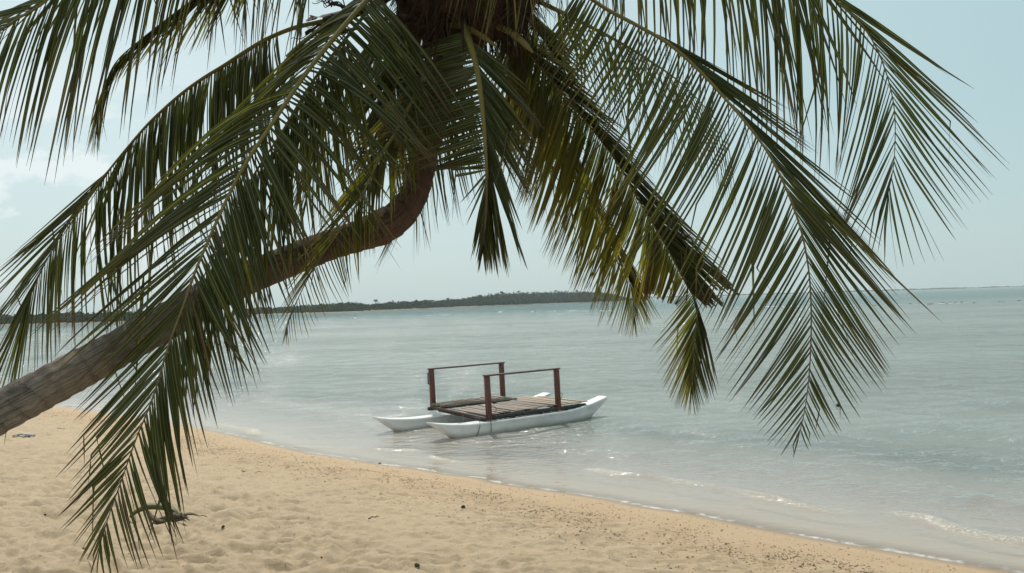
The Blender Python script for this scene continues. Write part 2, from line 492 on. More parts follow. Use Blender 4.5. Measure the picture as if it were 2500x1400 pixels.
def seg_dist(x, y, P):
    best = np.full(x.shape, 1e9); sgn = np.zeros(x.shape); tt = np.zeros(x.shape)
    L = 0; tot = sum(np.linalg.norm(P[i + 1] - P[i]) for i in range(len(P) - 1))
    for i in range(len(P) - 1):
        a, b = P[i], P[i + 1]; d = b - a; l = np.linalg.norm(d)
        t = np.clip(((x - a[0]) * d[0] + (y - a[1]) * d[1]) / l ** 2, 0, 1)
        qx = x - (a[0] + t * d[0]); qy = y - (a[1] + t * d[1]); r = np.hypot(qx, qy)
        mk = r < best
        best = np.where(mk, r, best); tt = np.where(mk, (L + t * l) / tot, tt)
        sgn = np.where(mk, np.sign(qx * NX[0] + qy * NX[1]), sgn); L += l
    return best * sgn, tt

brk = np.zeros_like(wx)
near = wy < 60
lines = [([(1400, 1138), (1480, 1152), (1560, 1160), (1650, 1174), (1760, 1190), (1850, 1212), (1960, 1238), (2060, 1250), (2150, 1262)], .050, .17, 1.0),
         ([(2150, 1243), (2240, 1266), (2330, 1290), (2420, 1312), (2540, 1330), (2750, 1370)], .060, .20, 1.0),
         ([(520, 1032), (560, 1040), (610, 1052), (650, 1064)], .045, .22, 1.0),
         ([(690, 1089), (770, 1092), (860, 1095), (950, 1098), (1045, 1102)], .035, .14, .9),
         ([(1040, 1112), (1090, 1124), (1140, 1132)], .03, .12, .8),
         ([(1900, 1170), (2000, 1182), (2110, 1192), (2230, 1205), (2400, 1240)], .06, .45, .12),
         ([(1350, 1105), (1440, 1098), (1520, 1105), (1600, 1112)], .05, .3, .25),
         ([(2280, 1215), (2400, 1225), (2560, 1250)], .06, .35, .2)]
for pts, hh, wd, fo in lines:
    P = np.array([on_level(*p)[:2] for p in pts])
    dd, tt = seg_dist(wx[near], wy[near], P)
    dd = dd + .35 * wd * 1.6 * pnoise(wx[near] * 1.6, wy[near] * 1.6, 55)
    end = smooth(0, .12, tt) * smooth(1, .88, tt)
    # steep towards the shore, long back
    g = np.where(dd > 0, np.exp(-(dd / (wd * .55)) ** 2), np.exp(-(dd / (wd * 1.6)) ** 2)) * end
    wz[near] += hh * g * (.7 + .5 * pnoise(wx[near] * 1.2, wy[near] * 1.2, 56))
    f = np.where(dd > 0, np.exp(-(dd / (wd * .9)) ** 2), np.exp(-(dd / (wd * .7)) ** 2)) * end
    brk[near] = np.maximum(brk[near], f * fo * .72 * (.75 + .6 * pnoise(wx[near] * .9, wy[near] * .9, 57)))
wv = np.stack([wx, wy, wz], -1).reshape(-1, 3)
wf = grid_faces(*wx.shape)
keep = (ws.ravel()[wf].min(1) < .9)
wf = wf[keep]
used = np.unique(wf); remap = np.zeros(len(wv), np.int64); remap[used] = np.arange(len(used))
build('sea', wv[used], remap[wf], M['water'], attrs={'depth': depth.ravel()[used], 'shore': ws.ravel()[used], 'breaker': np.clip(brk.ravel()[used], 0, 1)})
tag(bpy.data.objects['sea'], kind='structure')

# ------------------------------------------------------------------ palm tree
root_ground = at(-640, 1330, 5.2)
palm_base = np.array([root_ground[0], root_ground[1], sand_z(root_ground[0], root_ground[1])])
palm = thing('palm_tree', palm_base, 'leaning coconut palm with bent trunk and big drooping fronds over the beach', 'palm tree')

tr = [(-640, 1400, 5.15, 64), (-520, 1300, 5.25, 62), (-350, 1190, 5.4, 58), (-150, 1082, 5.62, 54), (0, 1006, 5.8, 52), (133, 935, 5.95, 49), (252, 871, 6.08, 47), (400, 788, 6.25, 44), (545, 707, 6.42, 43),
      (672, 652, 6.55, 40), (795, 602, 6.68, 37), (870, 578, 6.76, 38), (930, 556, 6.83, 42), (975, 527, 6.88, 38), (1008, 480, 6.93, 34), (1026, 430, 6.96, 33), (1034, 380, 6.99, 34),
      (1047, 320, 7.02, 35), (1072, 230, 7.06, 36), (1102, 120, 7.1, 40), (1130, 0, 7.15, 48), (1150, -90, 7.15, 40)]
cp = [list(at(x, y, d)) + [r * d / F] for x, y, d, r in tr]
cp[0][:3] = [palm_base[0], palm_base[1], palm_base[2] - .25]; cp[0][3] = .24
cc, _ = catmull(cp, 320)
ctr, rad = cc[:, :3], cc[:, 3]
al = np.concatenate([[0], np.cumsum(np.linalg.norm(np.diff(ctr, axis=0), axis=1))])
n = 40
T = np.gradient(ctr, axis=0); T /= np.linalg.norm(T, axis=1)[:, None]
vv = []; aa = []
nrm = np.cross(T[0], [0, 1.0, 0]); nrm /= np.linalg.norm(nrm)
for i in range(len(ctr)):
    nrm = nrm - (nrm @ T[i]) * T[i]; nrm /= np.linalg.norm(nrm); b = np.cross(T[i], nrm)
    q = np.linspace(0, 2 * np.pi, n, endpoint=False)
    rr = rad[i] * (1 + .065 * ((al[i] * 9 + .15 * np.sin(q * 2 + 1)) % 1 - .5) + .07 * pnoise(np.cos(q) * 1.5 + 5, np.sin(q) * 1.5 + al[i] * 2.2, 30) + .02 * pnoise(q * 3, np.full(n, al[i] * 12), 31))
    vv.append(ctr[i] + rr[:, None] * (np.cos(q)[:, None] * nrm + np.sin(q)[:, None] * b)); aa += [al[i]] * n
TF = [(i * n + j, i * n + (j + 1) % n, (i + 1) * n + (j + 1) % n, (i + 1) * n + j) for i in range(len(ctr) - 1) for j in range(n)]
AL_TOP = al[-1]
aa = np.array(aa) * (5.6 / AL_TOP)
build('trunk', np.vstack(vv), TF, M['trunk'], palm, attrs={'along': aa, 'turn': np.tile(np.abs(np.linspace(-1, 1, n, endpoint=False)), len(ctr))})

UP = np.array([0, 0, 1.0])
def frond(rachis, sides, n=90, width=.042, taper=.5, yel=0.0, base_r=.03, tip_r=.003, sag=.10, clump=.45, jit=.06, label=None, start=0.0, seed=0, twist=28, blunt=None, wig=.012, yel_b=None, sag_end=None):
    rg = np.random.default_rng(100 + seed)
    P = [at(*p) for p in rachis]
    C, tpar = catmull(P, 240)
    arc = np.concatenate([[0], np.cumsum(np.linalg.norm(np.diff(C, axis=0), axis=1))])
    px = np.array([p[0] for p in rachis], float); py = np.array([p[1] for p in rachis], float); pd = np.array([p[2] for p in rachis], float)
    Tn = np.gradient(C, axis=0); Tn /= np.linalg.norm(Tn, axis=1)[:, None]
    # leaflets
    NV, SEG = 3, 9
    V = []; FC = []; AT = []; nv = 0
    for si, guides in enumerate(sides):
        gt = np.array([g[0] for g in guides], float)
        gi = [at(np.interp(g[0], range(len(px)), px), np.interp(g[0], range(len(py)), py), np.interp(g[0], range(len(pd)), pd)) for g in guides]
        go = []
        for g, b in zip(guides, gi):
            bd = np.interp(g[0], range(len(pd)), pd)
            k = np.interp(g[0], tpar, np.arange(240)); b3 = np.array([np.interp(g[0], tpar, C[:, q]) for q in range(3)])
            tip = at(g[1], g[2], bd + (g[3] if len(g) > 3 else 0))
            go.append(tip - b3)
        go = np.array(go)
        a0 = np.interp(gt[0], tpar, arc); a1 = np.interp(gt[-1], tpar, arc)
        ss = a0 + (a1 - a0) * np.linspace(0, 1, n) ** 1.18 + rg.normal(0, (a1 - a0) / n * .18, n)
        ss = np.clip(ss, 0, arc[-1] * .999)
        offs = []
        bases = []
        for q in ss:
            tq = np.interp(q, arc, tpar)
            bases.append([np.interp(q, arc, C[:, k]) for k in range(3)])
            offs.append([np.interp(tq, gt, go[:, k]) for k in range(3)])
        bases = np.array(bases); offs = np.array(offs)
        L = np.linalg.norm(offs, axis=1)
        uu = ss / arc[-1]; wsc = 1 - taper * smooth(.45, 1.0, uu); csc = clump * (1 - .75 * smooth(.6, .95, uu)); jsc = 1 - .5 * smooth(.6, .95, uu)
        offs = offs * (1 + rg.normal(0, jit, n))[:, None] + rg.normal(0, 1, (n, 3)) * (L * jit * .5 * jsc)[:, None]
        # neighbours cling together
        tips = bases + offs
        i = 0
        while i < n:
            g = int(rg.integers(2, 6)); sl = slice(i, min(n, i + g))
            mean = (tips[sl] - bases[sl]).mean(0) + bases[sl].mean(0)
            k_c = csc[min(i, n - 1)]; tips[sl] = tips[sl] * (1 - k_c) + mean * k_c + rg.normal(0, .035, 3) * L[min(i, n - 1)] * jsc[min(i, n - 1)]
            i += g
        for i in range(n):
            P0, P2 = bases[i], tips[i]
            d = P2 - P0; l = np.linalg.norm(d)
            if l < .02: continue
            k = int(np.clip(np.interp(ss[i], arc, np.arange(240)), 0, 239)); tg = Tn[k]
            sg_ = sag if sag_end is None else sag + (sag_end - sag) * smooth(.35, .75, uu[i])
            P1 = P0 + .45 * d + UP * sg_ * l * rg.uniform(.6, 1.3) + tg * l * .07
            t = np.linspace(0, 1, SEG)[:, None]
            Q = (1 - t) ** 2 * P0 + 2 * t * (1 - t) * P1 + t ** 2 * P2
            wigd = rg.normal(0, 1, 3); ph = rg.uniform(0, 6.28)
            Q = Q + wigd * (wig * l) * np.sin(t * rg.uniform(3, 7) + ph) * t * (1.2 - t)
            odd = rg.uniform()
            if odd < .035: continue
            if odd < .13:
                kk = int(rg.integers(3, 7)); sl_n = np.linalg.norm(np.diff(Q, axis=0), axis=1)
                dr = np.array([rg.normal(0, .22), rg.normal(0, .22), -1.0]); dr /= np.linalg.norm(dr)
                for q_ in range(kk, SEG - 1): Q[q_ + 1] = Q[q_] + dr * sl_n[q_] * (.9 if q_ > kk else .6)
            D = np.gradient(Q, axis=0); D /= np.linalg.norm(D, axis=1)[:, None]
            wv_ = tg - (D @ tg)[:, None] * D
            wv_ /= np.linalg.norm(wv_, axis=1)[:, None] + 1e-9
            nn = np.cross(D, wv_)
            ang = math.radians((1 if si else -1) * 18 + rg.normal(0, twist)) + t[:, 0] * math.radians(rg.normal(0, 50))
            wr = np.cos(ang)[:, None] * wv_ + np.sin(ang)[:, None] * nn
            nr = -np.sin(ang)[:, None] * wv_ + np.cos(ang)[:, None] * nn
            tt = t[:, 0]
            bl = blunt is not None and blunt[0] <= np.interp(ss[i], arc, tpar) <= blunt[1] and (len(blunt) < 3 or si in blunt[2])
            prof = np.minimum(1, .30 + 2.6 * tt) * ((1 - tt) ** .68 if not bl else np.where(tt > .97, .75, 1))
            w = width * wsc[i] * rg.uniform(.75, 1.15) * min(1.0, .45 + l / 1.3) * prof * .5 + .0006
            fold = .35
            cen = Q + nr * (w * fold)[:, None]
            e1 = Q + wr * w[:, None]; e2 = Q - wr * w[:, None]
            V.append(np.stack([e1, cen, e2], 1).reshape(-1, 3))
            rn = rg.uniform()
            ye = np.clip((yel_b if (si and yel_b is not None) else yel) + rg.normal(0, .12), 0, 1)
            a = np.zeros((SEG, 3, 4)); a[:, :, 0] = tt[:, None]; a[:, :, 1] = rn; a[:, 1, 2] = 1; a[:, :, 3] = ye
            if rg.uniform() < .05: a[:, :, 0] = np.maximum(a[:, :, 0], .82)
            AT.append(a.reshape(-1, 4))
            ix = nv + np.arange(SEG * 3).reshape(SEG, 3)
            FC.append(np.stack([ix[:-1, :-1], ix[:-1, 1:], ix[1:, 1:], ix[1:, :-1]], -1).reshape(-1, 4))
            nv += SEG * 3
    fo = build('frond', np.vstack(V), np.vstack(FC), M['leaf'], palm, attrs={'leaf': np.vstack(AT)})
    if label: fo['label'] = label
    rb = MB(); a = arc / arc[-1]
    rb.tube(C, base_r * (1 - a) ** 1.15 + tip_r + base_r * .9 * np.exp(-a / .05), 10, .75)
    build('midrib', np.vstack(rb.v), rb.f, M['rib'], fo, attrs={'along': np.repeat(a, 10)})
    return fo

# large front frond hanging to the lower left
frond([(1010, -70, 7.0), (940, -38, 6.75), (896, 0, 6.55), (764, 157, 6.2), (664, 303, 5.9), (600, 400, 5.7), (550, 495, 5.55), (482, 650, 5.35), (450, 741, 5.25), (412, 843, 5.12), (375, 966, 5.0), (332, 1073, 4.9), (300, 1164, 4.82), (273, 1239, 4.75), (245, 1325, 4.7)],
      [[(1.6, 760, 140, .5), (3, 440, 480, .3), (4, 215, 655, .2), (5, 130, 800, .15), (6, 110, 850, .1), (7, 180, 955, .1), (8, 185, 1012, .1), (9, 178, 1112, .1), (10, 168, 1205, .1), (11, 140, 1250, .1), (12, 165, 1330, .1), (13, 188, 1395, .1), (14, 235, 1420, .05)],
       [(1.6, 1140, 330, -.2), (2, 1120, 350, -.2), (3, 1045, 420, -.3), (4, 900, 610, -.35), (5, 720, 770, -.35), (6, 665, 860, -.3), (7, 620, 930, -.25), (8, 510, 1030, -.2), (9, 455, 1200, -.2), (10, 440, 1335, -.15), (11, 425, 1330, -.1), (12, 365, 1365, -.1), (13, 320, 1395, -.05), (14, 255, 1425, 0)]],
      n=132, width=.045, taper=.35, yel=.10, base_r=.028, sag=.2, sag_end=.03, seed=1, clump=.35, label='big green frond hanging to the sand at lower left')
frond([(960, -60, 7.05), (880, 50, 6.85), (770, 190, 6.5), (690, 320, 6.25), (612, 440, 6.0), (548, 560, 5.85), (500, 670, 5.72), (468, 770, 5.62), (450, 850, 5.58)],
      [[(1.3, 780, 420, .1), (2, 690, 540, .1), (3, 640, 690, .1), (4, 585, 800, .1), (5, 535, 880, .1), (6, 492, 950, .05), (7, 465, 1010, .05), (8, 440, 1040)],
       [(1.3, 960, 430, -.1), (2, 800, 560, -.1), (3, 705, 700, -.1), (4, 665, 800, -.1), (5, 640, 900, -.1), (6, 585, 970, -.05), (7, 520, 1020, -.05), (8, 455, 1045)]],
      n=62, width=.046, taper=.2, yel=.14, base_r=.018, sag=.07, seed=18, clump=.4, jit=.09, label='green frond hanging behind the big lower left one, over the trunk')
# back left frond with hanging comb of leaflets
frond([(1030, -60, 7.2), (950, -5, 7.2), (870, 30, 7.15), (789, 52, 7.1), (720, 68, 7.05), (657, 93, 7.0), (609, 120, 7.0), (549, 159, 6.98), (495, 192, 6.96), (450, 224, 6.95), (405, 262, 6.93), (360, 305, 6.92), (312, 360, 6.9), (262, 421, 6.88), (212, 485, 6.86), (169, 544, 6.85), (130, 607, 6.84), (95, 675, 6.83), (65, 750, 6.82)],
      [[(5, 670, 400, .15), (7, 540, 520, .2), (9, 445, 590, .2), (11, 335, 640, .2), (12, 215, 640, .2), (13, 60, 640, .2), (14, -5, 690, .2), (15, -40, 790, .2), (16, -60, 870, .15), (17, -50, 960, .1), (18, -20, 1060, .05)],
       [(4.7, 705, 330, -.1), (5, 690, 470, -.1), (7, 580, 540, -.15), (9, 450, 620, -.15), (11, 380, 700, -.15), (12, 330, 850, -.15), (13, 280, 870, -.15), (14, 215, 850, -.15), (15, 160, 850, -.15), (16, 115, 900, -.1), (17, 70, 930, -.1), (18, 8, 1080, -.05)]],
      n=125, width=.034, taper=.2, yel=.05, base_r=.03, sag=.03, seed=2, clump=.5, jit=.09, label='arching back left frond with leaflets hanging like a comb')
# upper left frond arching over the frame
frond([(1060, -120, 7.0), (900, -270, 6.7), (700, -350, 6.4), (500, -320, 6.1), (250, -120, 5.8), (110, 5, 5.65), (30, 55, 5.6), (-60, 125, 5.55), (-150, 230, 5.5), (-210, 360, 5.5)],
      [[(1.5, 760, 60, .2), (2, 640, 120, .3), (3, 400, 100, .3), (4, 80, 150, .3), (5, -150, 60, .3), (6, -220, 180, .2), (8, -330, 500, .1), (9, -250, 640, 0)],
       [(1.2, 720, 160, -.1), (2, 590, 165, -.1), (3, 340, 235, -.1), (3.5, 235, 330, -.1), (4, 95, 405, -.1), (5, 5, 340, -.1), (6, -80, 450, -.1), (8, -190, 620, -.1), (9, -220, 660, 0)]],
      n=108, width=.036, taper=.1, sag=.05, seed=3, clump=.3, label='upper left frond cut by the frame, leaflets hanging')
# bent frond end under it
frond([(1050, -140, 7.1), (880, -210, 6.9), (680, -150, 6.6), (540, -50, 6.45), (430, 30, 6.4), (340, 100, 6.35), (285, 150, 6.3), (258, 205, 6.3), (243, 270, 6.3), (236, 310, 6.3)],
      [[(2, 540, 10), (3, 395, 90), (4, 305, 150), (5, 262, 220), (6, 225, 300), (7, 215, 350), (8, 222, 370), (9, 230, 385)],
       [(2, 590, 60), (3, 440, 140), (4, 330, 165), (5, 290, 190), (6, 250, 330), (7, 240, 355), (8, 240, 372), (9, 238, 390)]],
      n=110, width=.024, yel=.62, base_r=.014, sag=.02, seed=4, clump=.3, label='narrow bent frond end at upper left')
# centre front frond, short broken end
frond([(1115, 20, 6.95), (1140, 85, 6.75), (1160, 150, 6.6), (1171, 210, 6.5), (1180, 290, 6.42), (1186, 370, 6.38), (1189, 440, 6.35), (1187, 520, 6.35), (1180, 600, 6.35)],
      [[(.9, 985, 130, .2), (1.5, 950, 170, .25), (2.5, 925, 250, .25), (3, 935, 290, .25), (4, 935, 365, .2), (4.6, 975, 420, .15), (5.3, 1070, 405, .1), (5.6, 1110, 412, .05), (6, 1145, 600), (7, 1165, 650), (8, 1170, 662)],
       [(1.2, 1310, 240, -.2), (2.5, 1325, 400, -.2), (3, 1315, 450, -.2), (4, 1285, 480, -.15), (4.6, 1262, 640, -.1), (5.3, 1250, 660, -.1), (6, 1225, 662), (7, 1205, 662), (8, 1185, 665)]],
      n=100, width=.044, taper=.1, yel=.12, base_r=.026, tip_r=.009, sag=.08, seed=5, clump=.5, blunt=(4.9, 5.7, (0,)), label='short green frond with a broken end hanging at centre')
# right of centre frond, yellowing with torn end and dangling tip
frond([(1200, 10, 7.25), (1290, 130, 7.35), (1370, 225, 7.4), (1442, 312, 7.45), (1507, 398, 7.45), (1565, 500, 7.42), (1620, 592, 7.4), (1672, 690, 7.38), (1702, 745, 7.36), (1698, 800, 7.35), (1693, 870, 7.34), (1688, 950, 7.33)],
      [[(.7, 1215, 330, .2), (1.2, 1240, 420, .2), (2, 1285, 510, .2), (3, 1340, 590, .2), (4, 1400, 690, .15), (5, 1450, 765, .1), (5.5, 1560, 720, .05), (6, 1590, 720, .05), (7.3, 1655, 742), (7.5, 1590, 860), (8, 1592, 868), (8.4, 1612, 920), (9, 1625, 955), (10, 1650, 990), (11, 1683, 1012)],
       [(.7, 1425, 205, -.3), (1.2, 1490, 285, -.3), (2, 1570, 400, -.3), (3, 1640, 520, -.3), (4, 1730, 640, -.25), (5, 1782, 690, -.2), (5.6, 1775, 705, -.15), (6, 1752, 735, -.05), (7.3, 1718, 745), (7.5, 1725, 880), (8, 1752, 950), (9, 1745, 960), (10, 1725, 985), (11, 1695, 1015)]],
      n=240, width=.034, taper=.35, yel=.85, yel_b=.08, base_r=.012, tip_r=.003, sag=.05, seed=6, clump=.35, blunt=(5.4, 7.4), label='yellowing frond with torn blunt end and dangling tip right of centre')
# frond behind it
frond([(1200, 20, 7.8), (1300, 190, 8.0), (1395, 370, 8.1), (1475, 540, 8.15), (1525, 650, 8.15), (1543, 720, 8.15), (1548, 780, 8.15)],
      [[(.5, 1210, 400, .2), (1, 1245, 450, .2), (2, 1320, 600, .2), (3, 1420, 740, .15), (4, 1480, 800, .1), (5, 1520, 810), (6, 1545, 825)],
       [(.5, 1350, 330, -.2), (1, 1410, 430, -.2), (2, 1510, 620, -.2), (3, 1590, 740, -.1), (4, 1595, 790), (5, 1575, 805), (6, 1552, 825)]],
      n=170, width=.030, yel=.6, base_r=.010, sag=.05, seed=7, clump=.35, label='olive frond behind the yellowing one, tip over the island')
# large right frond
frond([(1220, -90, 7.1), (1330, -70, 6.95), (1410, -25, 6.8), (1480, 22, 6.6), (1560, 65, 6.4), (1633, 108, 6.22), (1706, 172, 6.05), (1761, 231, 5.9), (1821, 300, 5.7), (1877, 377, 5.52), (1920, 463, 5.36), (1954, 557, 5.22), (1973, 650, 5.1), (1980, 740, 5.0), (1980, 830, 4.92), (1975, 920, 4.85), (1965, 1000, 4.8), (1950, 1065, 4.76)],
      [[(2, 1290, 150, .2), (3, 1345, 250, .2), (4, 1395, 340, .2), (5, 1435, 480, .2), (6, 1480, 560, .2), (7, 1530, 640, .2), (8, 1620, 740, .15), (9, 1700, 800, .15), (10, 1745, 840, .1), (11, 1765, 880, .1), (12, 1790, 940, .1), (13, 1812, 990, .1), (14, 1838, 1020, .05), (15, 1862, 1062, .05), (16, 1890, 1100, .05), (17, 1940, 1118)],
       [(4, 1800, 190, -.3), (5, 1935, 310, -.3), (6, 2015, 385, -.3), (7, 2120, 560, -.3), (8, 2190, 700, -.25), (9, 2220, 772, -.2), (10, 2205, 806, -.2), (11, 2178, 890, -.15), (12, 2165, 930, -.15), (13, 2123, 965, -.1), (14, 2085, 1020, -.1), (15, 2046, 1050, -.05), (16, 2000, 1080), (17, 1960, 1112)]],
      n=112, width=.036, taper=.35, yel=.10, base_r=.024, sag=.02, seed=8, clump=.3, jit=.04, wig=.006, label='large green frond sweeping down to the right')
# top right frond
frond([(1200, -120, 7.2), (1400, -270, 7.0), (1600, -320, 6.75), (1800, -240, 6.45), (1950, -95, 6.25), (2045, 5, 6.12), (2100, 57, 6.05), (2140, 118, 6.0), (2170, 200, 5.93), (2184, 275, 5.88), (2185, 350, 5.84), (2180, 415, 5.8), (2168, 475, 5.78)],
      [[(1, 1470, 90, .1), (1.5, 1540, 190, .1), (2, 1640, 210, .1), (2.5, 1740, 300, .1), (3, 1860, 390, .1), (4, 1975, 400, .1), (5, 2045, 440, .1), (6, 2050, 470, .1), (7, 2050, 520, .1), (8, 2050, 550, .1), (9, 2045, 590, .1), (10, 2060, 610, .1), (11, 2100, 615, .05), (12, 2160, 640)],
       [(1, 1430, 70, -.1), (1.5, 1570, 130, -.1), (2, 1690, 170, -.2), (3, 1930, 330, -.2), (3.6, 2010, 330, -.25), (4, 2130, 230, -.3), (4.5, 2290, 170, -.3), (5, 2385, 250, -.3), (6, 2445, 378, -.3), (7, 2425, 415, -.25), (8, 2395, 480, -.2), (9, 2365, 540, -.15), (10, 2335, 575, -.1), (11, 2270, 645, -.05), (12, 2190, 655)]],
      n=88, width=.036, taper=.35, yel=.05, base_r=.022, sag=.03, seed=9, clump=.3, jit=.045, label='top right frond with feathered end against the open sky')
# frond crossing in front of the trunk
frond([(1085, 20, 7.05), (1040, 170, 6.85), (980, 300, 6.65), (925, 390, 6.5), (882, 480, 6.38), (829, 564, 6.25), (793, 614, 6.2), (761, 664, 6.15), (721, 743, 6.1), (698, 805, 6.08)],
      [[(1, 880, 330, .1), (2, 830, 480, .1), (3, 780, 590, .1), (4, 730, 650, .1), (5, 690, 720, .05), (6, 685, 770, .05), (7, 685, 805), (8, 688, 830), (9, 693, 845)],
       [(1, 1060, 400, -.1), (2, 975, 520, -.1), (3, 915, 590, -.1), (4, 880, 650, -.1), (5, 855, 715, -.05), (6, 846, 735, -.05), (7, 800, 775), (8, 738, 830), (9, 700, 845)]],
      n=80, width=.030, yel=.55, base_r=.025, sag=.05, seed=10, clump=.35, label='yellow green frond crossing in front of the trunk')
# fronds behind the crown
frond([(1120, 30, 7.5), (1112, 170, 7.9), (1092, 290, 8.15), (1060, 390, 8.3), (1015, 470, 8.4)],
      [[(.6, 1010, 350), (1, 985, 440), (2, 945, 560), (3, 930, 640), (4, 920, 650)], [(.6, 1200, 380), (1, 1180, 440), (2, 1135, 510), (3, 1085, 545), (4, 1012, 645)]],
      n=70, width=.036, sag=.05, seed=11, clump=.4, label='dark back frond hanging behind the trunk top')
frond([(1190, 0, 7.6), (1270, 110, 8.2), (1305, 215, 8.6), (1322, 310, 8.8), (1330, 390, 8.9)],
      [[(.5, 1160, 230), (1, 1195, 300), (2, 1235, 410), (3, 1265, 480), (4, 1305, 490)], [(.5, 1420, 150), (1, 1440, 230), (2, 1445, 350), (3, 1395, 460), (4, 1350, 500)]],
      n=75, width=.030, sag=.05, seed=12, clump=.25, jit=.12, label='fine dark back frond right of the crown')
frond([(1220, -40, 7.6), (1390, 40, 8.0), (1540, 120, 8.4), (1670, 210, 8.8), (1770, 320, 9.0)],
      [[(.8, 1350, 220), (1, 1400, 270), (2, 1520, 370), (3, 1650, 440), (4, 1760, 520)], [(.8, 1440, 240), (1, 1480, 290), (2, 1600, 380), (3, 1740, 470), (4, 1800, 520)]],
      n=44, width=.028, sag=.03, seed=13, clump=.5, label='dark back frond seen through the large right frond')
frond([(1050, -10, 7.5), (950, 60, 8.0), (860, 165, 8.4), (800, 290, 8.7), (765, 410, 8.8)],
      [[(.6, 930, 240), (1, 850, 310), (2, 740, 430), (3, 700, 560), (4, 720, 640)], [(.6, 1020, 330), (1, 985, 380), (2, 895, 480), (3, 830, 580), (4, 770, 645)]],
      n=80, width=.045, sag=.04, seed=14, clump=.45, label='dark back frond behind the big lower left frond')
frond([(1100, -40, 7.4), (1040, 40, 7.55), (990, 130, 7.7), (960, 230, 7.8), (945, 330, 7.85)],
      [[(.4, 940, 130), (1, 880, 250), (2, 830, 360), (3, 850, 470), (4, 900, 520)], [(.4, 1090, 230), (1, 1070, 300), (2, 1040, 420), (3, 1010, 500), (4, 960, 530)]],
      n=110, width=.040, sag=.06, seed=16, clump=.35, label='dark back frond filling the left of the crown')
frond([(1180, -50, 7.4), (1260, 20, 7.6), (1330, 100, 7.8), (1385, 200, 7.95)],
      [[(.3, 1190, 130), (1, 1220, 210), (2, 1270, 300), (3, 1340, 380)], [(.3, 1330, 60), (1, 1400, 140), (2, 1440, 240), (3, 1420, 380)]],
      n=100, width=.032, yel=.15, sag=.06, seed=17, clump=.3, jit=.1, label='dark back frond filling the right of the crown')
# frond passing overhead, only its hanging tips show
frond([(1140, -90, 7.0), (1170, -260, 6.6), (1240, -310, 6.2), (1320, -260, 5.95), (1385, -150, 5.85)],
      [[(.7, 1080, 40), (1, 1095, 60), (2, 1170, 130), (3, 1260, 110), (4, 1360, 60)], [(.7, 1190, 70), (1, 1220, 120), (2, 1310, 150), (3, 1360, 130), (4, 1400, 60)]],
      n=26, width=.026, yel=.3, sag=.03, seed=15, clump=.2, label='frond passing overhead with only hanging tips in view')

# crown: sheaths, fibre, husks, coconuts, dry flower stalks
cb = MB()
c0 = at(1140, -20, 7.15)
sv = []; nu, nvv = 36, 24
for i in range(nvv + 1):
    ph = math.pi * i / nvv
    for j in range(nu):
        q = 2 * math.pi * j / nu
        d = np.array([math.sin(ph) * math.cos(q), math.sin(ph) * math.sin(q), math.cos(ph)])
        r = .47 * (1 + .22 * float(pnoise(np.array([d[0] * 3 + d[2]]), np.array([d[1] * 3 - d[2]]), 61)[0]) + .12 * float(pnoise(np.array([q * 4.0]), np.array([ph * 2.0]), 62)[0]))
        sv.append(c0 + d * r * np.array([1.25, .9, .95]))
cb.add(sv, [(i * nu + j, i * nu + (j + 1) % nu, (i + 1) * nu + (j + 1) % nu, (i + 1) * nu + j) for i in range(nvv) for j in range(nu)])
cb.build('crown_sheath', M['fibre'], palm)
fb = MB()
for i in range(800):
    q = rng.uniform(0, 2 * math.pi); h = rng.uniform(-.9, .5)
    d = np.array([math.cos(q) * math.sqrt(max(0, 1 - h * h)), math.sin(q) * math.sqrt(max(0, 1 - h * h)), h])
    p = c0 + d * np.array([.56, .40, .42])
    e = p + d * rng.uniform(.05, .22) + np.array([rng.normal(0, .06), rng.normal(0, .06), -rng.uniform(.08, .34)])
    mth = (p + e) / 2 + d * .06
    w_ = rng.uniform(.004, .016)
    pts = np.array([(1 - t) ** 2 * p + 2 * t * (1 - t) * mth + t * t * e for t in np.linspace(0, 1, 6)])
    fb.tube(pts, w_ * np.linspace(1, .15, 6), 4, .35)
fb.build('crown_fibre', M['fibre'], palm)
# broken stumps of old fronds
for (x0, y0, x1, y1, r0) in [(1060, 70, 930, 50, .05), (1090, 60, 1210, 115, .045), (1200, 60, 1300, 130, .05), (1040, 40, 950, 110, .04)]:
    st = MB(); a, b = at(x0, y0, 7.0), at(x1, y1, 6.75)
    pts = np.array([a + (b - a) * t + UP * .05 * math.sin(t * 3) for t in np.linspace(0, 1, 8)])
    st.tube(pts, r0 * np.array([1.3, 1.2, 1.1, 1, .95, .9, .8, .35]), 9, .55)
    st.build('frond_stump', M['fibre'] if x1 < 1000 else M['rib'], palm, attrs={'along': np.repeat(np.linspace(.15, .5, 8), 9)})
